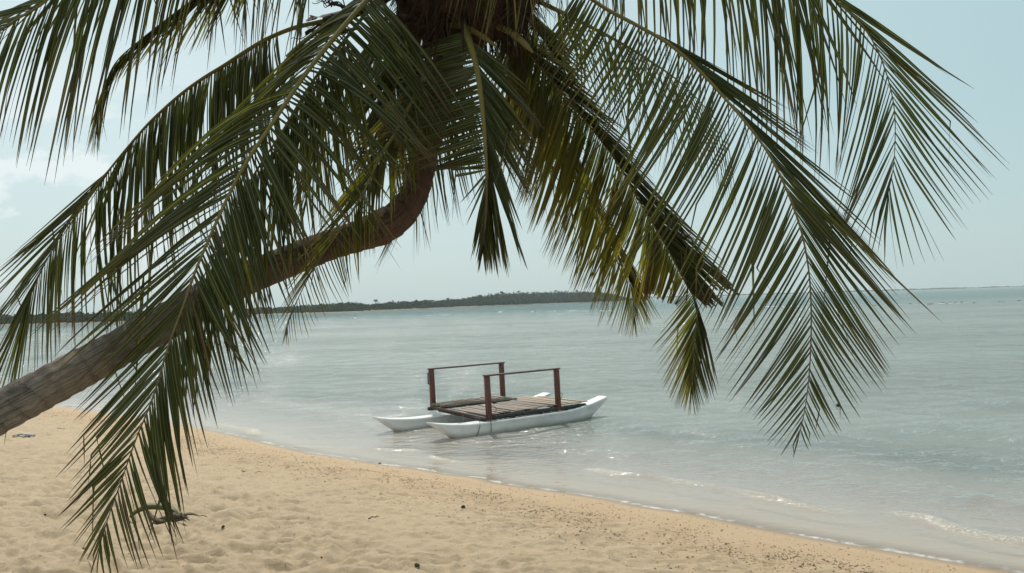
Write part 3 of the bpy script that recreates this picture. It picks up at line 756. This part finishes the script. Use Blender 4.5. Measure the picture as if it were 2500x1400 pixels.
# dark torn husk on the left stalk
hk = MB()
P = [at(900, 10, 6.95), at(840, 24, 6.95), at(790, 36, 6.95), at(752, 38, 6.95)]
Q2 = [at(900, 35, 6.9), at(845, 48, 6.9), at(800, 66, 6.9), at(742, 92, 6.9)]
A, _ = catmull(P, 14); B, _ = catmull(Q2, 14)
vv = []; cols = 6
for i in range(14):
    for j in range(cols):
        u = j / (cols - 1)
        vv.append(A[i] * (1 - u) + B[i] * u + np.array([0, -.06 * math.sin(u * 3.14), 0]) + (rng.normal(0, .012, 3) if i > 9 else 0))
ff = [(i * cols + j, i * cols + j + 1, (i + 1) * cols + j + 1, (i + 1) * cols + j) for i in range(13) for j in range(cols - 1) if not (i > 8 and j in (2, 3) and i > 10 - j)]
build('husk', vv, ff, M['dark'], palm)
for (sx, sy, ex, ey, sd) in [(880, 35, 745, 92, 1), (870, 70, 738, 95, 2), (850, 20, 770, -5, 3)]:
    fl = MB(); rg = np.random.default_rng(sd)
    a, b = at(sx, sy, 6.9), at(ex, ey, 6.9)
    for k in range(7):
        e = b + rg.normal(0, .07, 3); ph = rg.uniform(0, 6)
        s0 = a + (b - a) * rg.uniform(0, .5)
        pts = np.array([s0 + (e - s0) * t + np.array([0, 0, .018]) * math.sin(t * 14 + ph) + np.array([.012, 0, 0]) * math.cos(t * 11 + ph) for t in np.linspace(0, 1, 22)])
        fl.tube(pts, .006 * np.linspace(1, .5, 22), 5)
    fl.tube([a + (b - a) * t for t in np.linspace(0, .5, 5)], .014, 6)
    fl.build('flower_stalk', M['flower'], palm)
# orange brown flower sprays below the crown
for (cx, cy, k) in [(1065, 95, 26), (1255, 60, 30)]:
    fl = MB(); a = at(cx + 20, cy - 60, 6.85)
    for j in range(k):
        e = at(cx + rng.normal(0, 32), cy + rng.normal(8, 22), 6.8 + rng.normal(0, .08)); ph = rng.uniform(0, 6)
        pts = np.array([a + (e - a) * t + np.array([.012, 0, .012]) * math.sin(t * 9 + ph) for t in np.linspace(0, 1, 10)])
        fl.tube(pts, .007 * np.linspace(1, .5, 10), 5)
    fl.build('flower_spray', M['fibre'], palm)

# ------------------------------------------------------------------ catamaran
BD = np.array([.793, .609, 0]); BD /= np.linalg.norm(BD)        # towards the bow
BL = np.array([-BD[1], BD[0], 0])                               # towards the far hull
BC = np.array([-.36, 20.25, 0.0])
boat = thing('catamaran', BC, 'white twin hulled wooden raft boat with brown posts moored in the shallows', 'boat')
def bp(x, y, z): return BC + BD * x + BL * y + UP * (z + (.03 * (y + .93) if z > .28 else 0))
def bh(x, y, z): return BC + BD * x + BL * y + UP * z

def hull(yc, xs):
    L0, L1 = -2.58 + xs, 2.62 + xs
    ns, rows = 46, []
    V = []; HZ = []
    for i in range(ns):
        u = i / (ns - 1); x = L0 + (L1 - L0) * u
        e = abs(u - .47) / .53
        sheer = .265 + .20 * max(0, (e - .45) / .55) ** 1.9 + (.02 * smooth(.75, 1, u) if u > .5 else 0)
        keel = -.16 + (.50 * max(0, (.14 - u) / .14) ** 1.0 if u < .14 else 0) + (.52 * max(0, (u - .86) / .14) ** 1.15 if u > .86 else 0)
        hw = .185 * (1 - .15 * max(0, (e - .25) / .75) ** 2)
        bw = hw * .62
        prof = [(-hw - .012, sheer), (-hw - .012, sheer - .035), (-hw, sheer - .045), (-hw * .98, sheer * .55 + keel * .45), (-bw * 1.25, keel + .25 * (sheer - keel)), (-bw * .75, keel + .04), (0, keel),
                (bw * .75, keel + .04), (bw * 1.25, keel + .25 * (sheer - keel)), (hw * .98, sheer * .55 + keel * .45), (hw, sheer - .045), (hw + .012, sheer - .035), (hw + .012, sheer)]
        top = [(hw * .72, sheer + .004), (0, sheer + .012 * (e > .8)), (-hw * .72, sheer + .004)]
        for yy, zz in prof + top: V.append(bh(x, yc + yy, zz)); HZ.append(zz)
    k = 16
    Fc = [(i * k + j, i * k + (j + 1) % k, (i + 1) * k + (j + 1) % k, (i + 1) * k + j) for i in range(ns - 1) for j in range(k)]
    Fc.append(tuple(range(k - 1, -1, -1))); Fc.append(tuple(range((ns - 1) * k, ns * k)))
    o = build('hull', np.array(V), Fc, M['hull'], boat, smooth=False, attrs={'hullz': np.array(HZ)})
    return o
hn = hull(-.88, .0); hf = hull(.90, -.40)
hn['label'] = 'nearer white hull'; hf['label'] = 'farther white hull'

# beams across the hulls
for x in (-1.18, -.35, .5, 1.3):
    b = MB(); b.tube([bp(x, -.98 + .01 * t, .30) for t in (0,)] + [bp(x, y, .305) for y in (-.4, .2, .7, 1.0)], .035, 8)
    b.build('crossbeam', M['beam'], boat)
for y, x0, x1, z in ((-.93, -1.12, 1.95, .352), (1.22, -1.35, 1.2, .345)):
    b = MB(); b.box(bp((x0 + x1) / 2, y, z - .018), BD * (x1 - x0) / 2, BL * .04, UP * .045, .006); b.build('side_beam', M['beam'], boat)
b = MB(); b.box(bp(-1.20, .13, .35), BL * 1.1 - BD * .07 + UP * .055, BD * .03, UP * .03, .006); b.build('end_beam', M['rail'], boat)
# boards of the deck, uneven and weathered
dk = MB(); x = -1.10; bc = []
while x < 1.02:
    w = rng.uniform(.095, .125); dz = rng.normal(0, .006); far_y = .62 + rng.normal(0, .03); ny = -.95 + rng.normal(0, .018)
    c = bp(x + w / 2, (ny + far_y) / 2, .392 + dz); sk = rng.normal(0, .008)
    dk.box(c, BL * (far_y - ny) / 2 + BD * sk + UP * rng.normal(0, .005), BD * w / 2, UP * .012, .004); bc += [rng.uniform()] * 32
    x += w + rng.uniform(.016, .034)
dk.build('deck', M['deck'], boat, smooth=False, attrs={'board': np.array(bc)})
nd = MB(); bc = []
for x, y0, y1 in ((1.06, -.95, .95), (1.24, -.97, 1.02), (1.44, -.98, 1.06), (1.64, -.99, .98), (1.82, -1.0, .80)):
    nd.box(bp(x + .06, (y0 + y1) / 2, .395 + rng.normal(0, .006)), BL * (y1 - y0) / 2 + BD * rng.normal(0, .014), BD * .070, UP * .013, .004); bc += [rng.uniform()] * 32
nd.build('front_deck', M['newdeck'], boat, smooth=False, attrs={'board': np.array(bc)})
for x in (-.42, -.12, .18, .52, .80):
    sl = MB(); sl.box(bp(x, 1.08, .435), BL * .40 + BD * rng.normal(0, .03), BD * .055, UP * .014, .003)
    sl.build('loose_slat', M['deck'], boat, smooth=False, attrs={'board': np.full(32, rng.uniform())})
for (x0, y0, x1, y1, r) in ((-1.26, .98, .95, .84, .032), (-1.24, .82, .55, .68, .040), (-1.1, .70, 1.0, .67, .030), (-1.28, 1.14, .9, 1.12, .035)):
    b = MB(); b.tube([bp(x0 + (x1 - x0) * t, y0 + (y1 - y0) * t, .43 + .012 * math.sin(t * 5)) for t in np.linspace(0, 1, 9)], r * np.array([1, 1.03, .98, 1.02, .97, 1, .95, .93, .9]), 9)
    b.build('pole', M['pole'], boat)
# posts and rails
for yy, xa, xb in ((-.93, -1.04, 1.06), (1.22, -1.20, .98)):
    for x in (xa, xb):
        b = MB(); lean = BD * -.03 + BL * .0
        c = bp(x, yy, .30); t = bp(x, yy, 1.29) + lean
        b.box((c + t) / 2, BD * .058, BL * .05, (t - c) / 2, .006); p = b.build('post', M['post'], boat, smooth=False)
        if yy > 0 and x == xa:
            b = MB(); b.box(bp(x - .105, yy - .03, 1.08) + lean, BD * .022, BL * .02, UP * .14, .004); pl = b.build('bracket', M['plate'], p, smooth=False)
            for k in range(4):
                b = MB(); b.box(bp(x - .108, yy - .056, .99 + .062 * k) + lean, BD * .009, BL * .008, UP * .012, .003); b.build('bolt', M['holes'], p, smooth=False)
    b = MB(); b.box(bp((xa + xb) / 2, yy, 1.312) - BD * .03, BD * ((xb - xa) / 2 + .085), BL * .055, UP * .018, .004)
    b.build('rail', M['rail'], boat, smooth=False)
# ropes
def rope(pts, r=.007):
    C, _ = catmull(pts, 26); b = MB(); b.tube(C, r, 6); b.build('rope', M['rope'], boat)
rope([bp(-1.04, -.99, .60), bp(-1.10, -1.02, .52), bp(-.98, -1.03, .44), bp(-.88, -1.0, .55), bp(-1.0, -.98, .62)])
rope([bp(-1.35, -.99, .33), bp(-1.40, -1.07, .22), bp(-1.46, -1.085, .08), bp(-1.52, -1.05, -.05)])
rope([bp(-1.1, -.99, .40), bp(-1.1, -1.08, .25), bp(-1.1, -1.085, .08), bp(-1.1, -1.04, -.06)])
rope([bp(-1.25, -.95, .36), bp(-1.7, -.80, .29), bp(-1.9, -.5, .34), bp(-1.35, .1, .34)])
rope([bp(-1.85, -.88, .31), bp(-1.5, -.55, .27), bp(-1.28, -.2, .33)])
rope([bp(1.06, -.99, .72), bp(1.14, -1.0, .70), bp(1.12, -.98, .58), bp(1.05, -.99, .62)], .006)

# ------------------------------------------------------------------ islands and far land
def isle(name, prof, depth_w, seed):
    """prof: (px, base_y, top_y) along the shore; the land's front edge at water level, woods up to top_y"""
    rg = np.random.default_rng(seed)
    B = np.array([on_level(p[0], p[1])[:2] for p in prof]); D = np.array([proj([b[0], b[1], 0])[2] for b in B])
    Ht = np.array([(p[1] - p[2]) / F * d for p, d in zip(prof, D)])
    C, _ = catmull(np.column_stack([B, Ht]), 160)
    C = np.array(C); away = C[:, :2] / np.linalg.norm(C[:, :2], axis=1)[:, None]
    rows = []
    endf = np.minimum(1, np.minimum(np.arange(160), 159 - np.arange(160)) / 6.0)
    for t, z in ((0, -.4), (.03, .22), (.10, .5), (.35, .9), (.75, .8), (1.0, -.4)):
        q = C[:, :2] + away * (depth_w * t) * (.25 + .75 * endf)[:, None]
        rows.append(np.column_stack([q, np.where(z > 0, z * (.3 + .7 * endf), z) + .12 * pnoise(q[:, 0] * .2, q[:, 1] * .2, seed) * (z > 0)]))
    V = np.vstack(rows); o = build(name, V, grid_faces(6, 160), M['isle']); tag(o, kind='structure')
    return C, away, rg

def crown_cards(V, Fc, nv, c, rx, rz, n, size, rg):
    for _ in range(n):
        d = rg.normal(0, 1, 3); d /= np.linalg.norm(d); r = rg.uniform(.55, 1.0) ** .6
        p = c + d * r * np.array([rx, rx, rz]) * (1 + .25 * math.sin(d[0] * 5 + c[0]) * math.cos(d[2] * 4 + c[1]))
        a = rg.normal(0, 1, 3); a /= np.linalg.norm(a); b = np.cross(a, d + rg.normal(0, .5, 3)); b /= np.linalg.norm(b) + 1e-9
        s = size * rg.uniform(.6, 1.3)
        V += [p + a * s, p + b * s * .8, p - a * s, p - b * s * .8]; Fc.append((nv, nv + 1, nv + 2, nv + 3)); nv += 4
    return nv

def wood(name, C, away, rg, depth_w, n, leafy):
    V = []; Fc = []; nv = 0
    for i in range(n):
        u = rg.uniform(1, 158); k = int(u)
        row = rg.uniform(0, 1) ** 1.4
        hmax = np.interp(u, range(160), C[:, 2])
        h = hmax * ((.45 + .55 * smooth(0, .45, row)) * rg.uniform(.80, 1.0))
        q = C[k, :2] + (C[k + 1, :2] - C[k, :2]) * (u - k) + away[k] * depth_w * (.10 + .75 * row)
        rx = min(h * .5, 3.0) * rg.uniform(.75, 1.15)
        c = np.array([q[0], q[1], h * .56])
        nv = crown_cards(V, Fc, nv, c, rx, h * .46, leafy, rx * .22, rg)
    o = build(name, np.array(V), np.array(Fc), M['wood'], smooth=False)
    return tag(o, kind='stuff')

def far_palm(px, top_y, d, label, seed, spread=1.5):
    rg = np.random.default_rng(seed)
    top = at(px, top_y, d); base = np.array([top[0] + rg.normal(0, .3), top[1], .6])
    t = thing('palm_tree', base, label, 'palm tree', 'palms standing above the island woods')
    b = MB(); b.tube([base + (top - base) * k + np.array([.25 * math.sin(k * 3), 0, 0]) for k in np.linspace(0, 1, 7)], .16 * np.linspace(1.2, .8, 7), 6); b.build('trunk', M['bark'], t)
    V = []; Fc = []; nv = 0
    for i in range(20):
        a = rg.uniform(0, 6.28); e = rg.uniform(-.5, 1.0); L = spread * rg.uniform(.8, 1.15)
        d0 = np.array([math.cos(a) * math.cos(e), math.sin(a) * math.cos(e), math.sin(e)])
        sd = np.cross(d0, UP); sd /= np.linalg.norm(sd) + 1e-9
        ps = [top + d0 * L * k - UP * L * .55 * k * k for k in (0, .25, .5, .75, 1)]
        ws_ = [.05, .28, .32, .24, .03]
        for p, w in zip(ps, ws_):
            V += [p + sd * w * L * .6 - UP * w * .5, p + UP * .06, p - sd * w * L * .6 - UP * w * .5]
        for k in range(4):
            for j in range(2):
                Fc.append((nv + k * 3 + j, nv + k * 3 + j + 1, nv + k * 3 + j + 4, nv + k * 3 + j + 3))
        nv += 15
    build('crown', np.array(V), np.array(Fc), M['palmfar'], t)

C, aw, rg = isle('island', [(-500, 812, 788), (-200, 803, 777), (0, 797, 769), (120, 794, 764), (230, 791, 761), (345, 788, 759), (430, 785, 759), (520, 781, 766)], 34, 201)
wood('wood', C, aw, rg, 34, 800, 70)
C2, aw2, rg2 = isle('island', [(560, 774, 757), (640, 770, 750), (700, 768, 748), (760, 766, 744), (800, 765, 741), (860, 763, 737), (900, 761, 742), (960, 758, 736), (1010, 756, 735), (1045, 754, 732), (1056, 753.5, 741), (1070, 753, 733),
                        (1110, 751, 730), (1150, 749.5, 725), (1200, 747.5, 717), (1240, 746, 713), (1300, 743.5, 712), (1350, 742, 711), (1400, 740.5, 710), (1440, 739, 711), (1480, 738, 714), (1520, 736, 724), (1560, 735, 732)], 60, 202)
wood('wood', C2, aw2, rg2, 60, 2000, 70)
for (px, ty, d, lb, sd) in [(917, 734, 400, 'lone round headed palm rising highest over the low woods left of the island gap', 1), (1055, 734, 470, 'slim palm standing in the gap between the two island woods', 2), (1094, 729, 480, 'palm just right of the island gap, above the woods', 3),
                            (1171, 722, 520, 'palm at the left foot of the taller island woods', 4), (1224, 713, 540, 'palm at the left shoulder of the taller island woods', 5), (1266, 712, 560, 'palm on the left part of the flat topped island woods', 6), (1356, 710, 600, 'palm in the middle of the flat topped island woods', 7),
                            (1408, 709.5, 620, 'palm on the right part of the flat topped island woods', 8), (1250, 733+0, 0, '', 0)]:
    if d: far_palm(px, ty, d, lb, sd)

# land at the horizon on the right
V = []; Fc = []; nv = 0; rg = np.random.default_rng(5)
for i in range(900):
    px = rg.uniform(1560, 3000); d = rg.uniform(2300, 2700)
    hz = 736 - .0307 * (px - 1250)
    top = (2.0 + 1.6 * float(pnoise(np.array([px * .012]), np.array([3.0]), 9)[0]) + .9 * float(pnoise(np.array([px * .06]), np.array([5.0]), 10)[0])) * (1 if px < 2300 else max(.35, 1 - (px - 2300) / 500))
    p = at(px, hz, d); h = max(.6, top) / F * d + 3 * d / F * 0
    c = np.array([p[0], p[1], h * .5])
    nv = crown_cards(V, Fc, nv, c, 5.0, h * .55, 10, 2.2, rg)
o = build('far_wood', np.array(V), np.array(Fc), M['wood'], smooth=False); tag(o, kind='stuff')

# reef rocks breaking the surface, far breakers
def rock(name, p, sx, sy, sz, mat, seed, label, cat, group=None, rot=0.0):
    rg = np.random.default_rng(seed); V = []; nu, nw = 14, 9
    ca, sa_ = math.cos(rot), math.sin(rot)
    for i in range(nw + 1):
        ph = math.pi * i / nw
        for j in range(nu):
            q = 2 * math.pi * j / nu
            d = np.array([math.sin(ph) * math.cos(q), math.sin(ph) * math.sin(q), math.cos(ph)])
            r = 1 + .35 * float(pnoise(np.array([d[0] * 2 + seed]), np.array([d[1] * 2 + d[2] * 1.7]), 70)[0])
            v = d * r * np.array([sx, sy, sz]); V.append(np.array(p) + np.array([v[0] * ca - v[1] * sa_, v[0] * sa_ + v[1] * ca, v[2]]))
    Fc = [(i * nu + j, i * nu + (j + 1) % nu, (i + 1) * nu + (j + 1) % nu, (i + 1) * nu + j) for i in range(nw) for j in range(nu)]
    o = build(name, V, Fc, mat, origin=p); return tag(o, label, cat, group)
for i, (px, py, wpx) in enumerate([(2222, 741, 6), (2243, 739.5, 7), (2268, 742, 10), (2275, 741.5, 6), (2302, 738.5, 12), (2312, 741, 8), (2320, 737.5, 6), (2334, 737, 6), (2348, 736.5, 7), (2378, 738.5, 5), (2440, 736.5, 7), (2450, 737, 7), (2488, 733.5, 8), (2180, 744.5, 5), (2136, 745.5, 8), (2330, 740, 4)]):
    p = on_level(px, py + 1.0); d = proj(p)[2]
    rock('reef_rock', (p[0], p[1], -.03), wpx / F * d * .5, wpx / F * d * .5, .0008 * d, M['reef'], 300 + i, 'small dark reef rock just breaking the surface in the far line', 'rock', 'reef rocks in the far line')

fm = MB(); rg = np.random.default_rng(8)
for (x0, y0, x1, y1, hp) in [(856, 778.5, 869, 777.5, 2.6), (1216, 762.5, 1226, 762, 1.4), (1296, 763, 1312, 761, 3.0), (1339, 761.5, 1370, 761, 1.8), (1380, 761.3, 1416, 760.6, 2.0), (1416, 760.6, 1440, 761, 1.2), (1462, 760.6, 1476, 760, 2.2), (1040, 771.5, 1100, 769.5, .9), (1480, 760, 1500, 759.6, 1.0),
                             (1850, 750.5, 1900, 749.2, 1.6), (1912, 750.6, 1960, 748.8, 1.8), (2056, 747.5, 2085, 746.5, 1.5), (1795, 752, 1830, 751, 1.1), (2190, 744.6, 2210, 744, .8), (2300, 741.5, 2360, 740, .8)]:
    a, b = on_level(x0, y0), on_level(x1, y1); d = proj(a)[2]; h = hp / F * d
    k = 16; pts = np.array([a + (b - a) * t for t in np.linspace(0, 1, k)]) + np.column_stack([np.zeros(k), rg.normal(0, .5, k), np.full(k, h * .2)])
    fm.tube(pts, h * .75 * np.abs(np.sin(np.linspace(.15, 3.0, k))) * rg.uniform(.5, 1.1, k) + .02, 7, 1.0)
o = fm.build('foam', M['foam']); tag(o, kind='stuff')

# ------------------------------------------------------------------ small things on the sand and water
p = on_level(2046, 991)
rock('float', (p[0], p[1], .015), .05, .05, .05, M['plate'], 401, 'tiny round black float on the water by the right frond tip', 'float')
for (px, py, s_, lb, sd) in [(1018, 1382, .035, 'dark stone at the very bottom edge of the sand', 411), (1131, 1239, .040, 'dark lump on the trampled sand below the boat', 412), (785, 1363, .018, 'small pebble on the sand at lower centre', 413), (110, 1259, .022, 'small pebble on the sand left of the big frond', 414),
                             (927, 1133, .035, 'dark stone right at the waterline left of the boat', 415), (545, 1290, .028, 'brown pebble on the sand right of the fallen frond sheath', 416)]:
    p = ground(px, py); s_ *= .62
    rock('stone', (p[0], p[1], p[2] + s_ * .35), s_ * 1.1, s_ * .9, s_ * .75, M['stone'], sd, lb, 'stone', rot=sd)

# bits of shell, coral and weed along the wrack line
V = []; Fc = []; nv = 0; rg = np.random.default_rng(77)
N = 210000
a = rg.uniform(_fa[0] + 14, _fa[-1], N); n0 = np.interp(a, _fa, _fn); r = rg.uniform(0, 1, N)
off = np.where(r < .70, rg.normal(1.7, .38, N), np.where(r < .90, rg.uniform(.25, 3.4, N), rg.uniform(3, 9, N)))
qx = AX[0] * a + NX[0] * (n0 + off); qy = AX[1] * a + NX[1] * (n0 + off)
cl = pnoise(qx * 1.1, qy * 1.1, 90) + .5 * pnoise(qx * 3, qy * 3, 91)
ok = (off > .1) & (qy > 3.2) & (np.abs(qx) < qy * .85) & ((r > .70) | (cl + .30 > rg.uniform(0, .8, N)))
ok &= rg.uniform(0, 1, N) < np.clip(6.0 / np.maximum(qy, 1), .12, 1)
qx, qy, r = qx[ok], qy[ok], r[ok]; q_s = shore_s(qx, qy); qz = base_z(q_s) + relief(qx, qy, q_s)
for x_, y_, z_, r1 in zip(qx, qy, qz, r):
    s_ = (.003 + .0085 * rg.uniform() ** 2.4) * (.7 if r1 > .9 else 1)
    ang = rg.uniform(0, 6.28); e = rg.uniform(1, 2.4)
    ax = np.array([math.cos(ang), math.sin(ang), 0]) * s_ * e; ay = np.array([-math.sin(ang), math.cos(ang), 0]) * s_
    c = np.array([x_, y_, z_]); hh = s_ * rg.uniform(.5, 1.1)
    V += [c - ax, c - ay, c + ax, c + ay, c + UP * hh + ax * .2, c + UP * hh * .9 - ax * .25]
    Fc += [(nv, nv + 1, nv + 5), (nv + 1, nv + 4, nv + 5), (nv + 1, nv + 2, nv + 4), (nv + 2, nv + 3, nv + 4), (nv + 3, nv + 5, nv + 4), (nv + 3, nv, nv + 5)]
    nv += 6
o = build('beach_debris', np.array(V), np.array(Fc), M['debris'], smooth=False); tag(o, kind='stuff')

# thin twigs lying on the sand
for (x0, y0, x1, y1, lb) in [(590, 1152, 640, 1155, 'thin dark twig on the sand right of the big frond'), (900, 1268, 925, 1262, 'short dark twig on the sand at centre'), (140, 1047, 160, 1048, 'small twig on the sand just under the trunk')]:
    a, b = ground(x0, y0), ground(x1, y1); tw = MB()
    pts = []
    for t in np.linspace(0, 1, 9):
        q = a + (b - a) * t; pts.append([q[0], q[1] + .006 * math.sin(t * 5), sand_z(q[0], q[1]) + .008])
    tw.tube(pts, .007 * np.linspace(1, .5, 9), 5); tag(tw.build('twig', M['stone'], origin=a), lb, 'twig')

# fallen sheath with dry leaf beside it
gp = ground(400, 1272)
fs = thing('fallen_frond_sheath', gp, 'arched green brown palm sheath with dry brown leaf lying on the sand', 'palm debris')
dS = (gp - CAM) @ fwd
def sp_(px, py, dd=0): return at(px, py, dS + dd)
b = MB(); A, _ = catmull([sp_(318, 1262, .02), sp_(335, 1248, .03), sp_(360, 1238, .06), sp_(385, 1237, .08), sp_(410, 1241, .06), sp_(428, 1250, .02), sp_(438, 1264, -.02)], 24)
b.tube(A, .045 * np.sin(np.linspace(.35, 2.9, 24)) + .004, 8, .7); b.build('sheath', M['sheath'], fs)
b = MB(); A, _ = catmull([sp_(362, 1250, .0), sp_(370, 1262, -.05), sp_(385, 1272, -.08), sp_(405, 1274, -.08), sp_(440, 1268, -.04), sp_(458, 1262, 0)], 20)
b.tube(A, .03 * np.sin(np.linspace(.3, 2.95, 20)) + .006, 7, .6)
A, _ = catmull([sp_(392, 1268, -.03), sp_(415, 1262, -.02), sp_(438, 1261, 0), sp_(456, 1264, .01)], 16)
b.tube(A, .06 * np.sin(np.linspace(.25, 2.95, 16)) * (1 + .3 * np.sin(np.arange(16) * 1.9)) + .01, 8, .55)
for k in range(9):
    u = sp_(395 + k * 6, 1266 - .4 * k, -.02 * k * .2); v = sp_(410 + k * 6 + rng.normal(0, 8), 1273 + rng.normal(0, 3), rng.normal(0, .06))
    b.tube([u, (u + v) / 2 + UP * .015, v], [.009, .012, .003], 5)
b.build('husk', M['drybrown'], fs)
b = MB(); A, _ = catmull([sp_(436, 1264, 0), sp_(450, 1257, .03), sp_(468, 1255, .05), sp_(488, 1261, .06)], 14)
b.tube(A, .036 * np.sin(np.linspace(.2, 3.05, 14)) + .002, 8, .3)
A, _ = catmull([sp_(486, 1260, .06), sp_(496, 1259, .08), sp_(506, 1263, .08)], 8); b.tube(A, .004, 5)
b.build('dry_leaf', M['drybrown'], fs)

# strip of grey litter under the trunk
g1 = ground(58, 1066); b = MB(); dL = (g1 - CAM) @ fwd
A, _ = catmull([ground(30, 1067) + UP * .02, ground(52, 1064) + UP * .03, ground(70, 1066) + UP * .035, ground(86, 1064) + UP * .02], 18)
b.tube(A, .035 * np.sin(np.linspace(.3, 2.9, 18)) * (1 + .3 * np.sin(np.arange(18) * 2.1)) + .01, 8, .5)
tag(b.build('litter', M['cloth'], origin=g1), 'faded grey strip of litter on the sand under the trunk', 'litter')

# ------------------------------------------------------------------ light and sky
HAZE = .00022
SUN_EL, SUN_AZ = math.radians(57), math.radians(-14)      # ahead of the camera, a little to the left
sd = Vector((math.sin(SUN_AZ) * math.cos(SUN_EL), math.cos(SUN_AZ) * math.cos(SUN_EL), math.sin(SUN_EL)))
sl_ = bpy.data.lights.new('sun', 'SUN'); sl_.energy = 3.3; sl_.angle = math.radians(.6); sl_.color = (1, .945, .86)
so = bpy.data.objects.new('sun', sl_); COL.objects.link(so)
so.rotation_euler = (-sd).to_track_quat('-Z', 'Y').to_euler()

wd = bpy.data.worlds.new('World'); scene.world = wd; wd.use_nodes = True
nt = wd.node_tree; nt.nodes.clear()
def wn(t, **k):
    x = nt.nodes.new(t)
    for a, b in k.items(): setattr(x, a, b)
    return x
def wl(a, b): nt.links.new(a, b)
def wmath(op, a, b=None, clamp=False):
    x = wn('ShaderNodeMath', operation=op, use_clamp=clamp)
    for i, v in enumerate((a, b)):
        if v is None: continue
        if isinstance(v, bpy.types.NodeSocket): wl(v, x.inputs[i])
        else: x.inputs[i].default_value = v
    return x.outputs[0]
def wrange(v, a, b, c=0, d=1):
    x = wn('ShaderNodeMapRange'); wl(v, x.inputs[0])
    for i, q in enumerate((a, b, c, d)): x.inputs[i + 1].default_value = q
    return x.outputs[0]
def wmix(f, a, b):
    x = wn('ShaderNodeMix', data_type='RGBA')
    for i, v in ((0, f), (6, a), (7, b)):
        if isinstance(v, bpy.types.NodeSocket): wl(v, x.inputs[i])
        elif i == 0: x.inputs[0].default_value = v
        else: x.inputs[i].default_value = (*v, 1)
    return x.outputs[2]
sky = wn('ShaderNodeTexSky', sky_type='NISHITA'); sky.sun_disc = False
sky.sun_elevation = SUN_EL; sky.sun_rotation = SUN_AZ; sky.air_density = 1.0; sky.dust_density = 2.5; sky.ozone_density = 1.5
STR = .10
tc = wn('ShaderNodeTexCoord'); sep = wn('ShaderNodeSeparateXYZ'); wl(tc.outputs['Generated'], sep.inputs[0])
gx_, gy_, gz_ = sep.outputs
# thin overcast veil over the blue
veil = wmix(wrange(gx_, -.45, .55), (5.95, 7.25, 7.3), (4.1, 5.75, 5.9))
veil = wmix(wrange(gz_, .0, .20), wmix(.7, veil, (5.1, 6.15, 6.1)), veil)
veil = wmix(wrange(gz_, .38, .9), veil, (5.0, 6.0, 6.25))
# soft cumulus low on the left
mp = wn('ShaderNodeMapping'); wl(tc.outputs['Generated'], mp.inputs[0]); mp.inputs['Scale'].default_value = (1, 1, 1.9)
nz = wn('ShaderNodeTexNoise'); wl(mp.outputs[0], nz.inputs['Vector']); nz.inputs['Scale'].default_value = 9.5; nz.inputs['Detail'].default_value = 7; nz.inputs['Roughness'].default_value = .56
cm = wmath('MULTIPLY', wrange(nz.outputs['Fac'], .485, .555), wmath('MULTIPLY', wrange(gx_, -.26, -.44), wmath('MULTIPLY', wrange(gz_, .02, .08), wrange(gz_, .30, .18))))
veil = wmix(wmath('MULTIPLY', cm, .75), veil, (7.9, 8.5, 8.4))
col = wmix(.86, sky.outputs[0], veil)
bg = wn('ShaderNodeBackground'); wl(col, bg.inputs[0]); bg.inputs[1].default_value = STR
out = wn('ShaderNodeOutputWorld'); wl(bg.outputs[0], out.inputs[0])

hz_ = MB(); hz_.box((0, 0, 5.0), (40000, 0, 0), (0, 40000, 0), (0, 0, 9.5))
tH = NT('haze'); pv = tH.n('ShaderNodeVolumePrincipled'); pv.inputs['Color'].default_value = (.80, .90, .92, 1); pv.inputs['Density'].default_value = HAZE; pv.inputs['Anisotropy'].default_value = .2
tH.l(pv.outputs[0], tH.out.inputs['Volume'])
tag(hz_.build('haze', tH.m, smooth=False), kind='stuff')

vs = scene.view_settings
vs.view_transform = 'Standard'; vs.look = 'None'; vs.gamma = 1; vs.exposure = 0.20
scene.cycles.max_bounces = 8; scene.cycles.transparent_max_bounces = 12
scene.cycles.sample_clamp_indirect = 4.0

import os
if os.environ.get('DBG_PROJ'):
    for nm, q in (('near stern wl', bp(-2.2, -.88, 0)), ('near bow wl', bp(2.3, -.88, 0)), ('near stern tip', bp(-2.58, -.88, .46)), ('near bow tip', bp(2.62, -.88, .5)), ('far stern tip', bp(-2.76, .88, .46)), ('far bow tip', bp(2.44, .88, .5)),
                  ('pNL', bp(-1.16, -.93, .4)), ('pNR', bp(1.16, -.93, .4)), ('pFL', bp(-1.22, .93, .4)), ('pFR', bp(1.08, .93, .4)), ('pNL top', bp(-1.19, -.93, 1.3)), ('pNRtop', bp(1.13, -.93, 1.3)), ('pFLtop', bp(-1.25, .93, 1.3)), ('pFRtop', bp(1.05, .93, 1.3))):
        print('DBG', nm, [round(float(v), 1) for v in proj(q)])
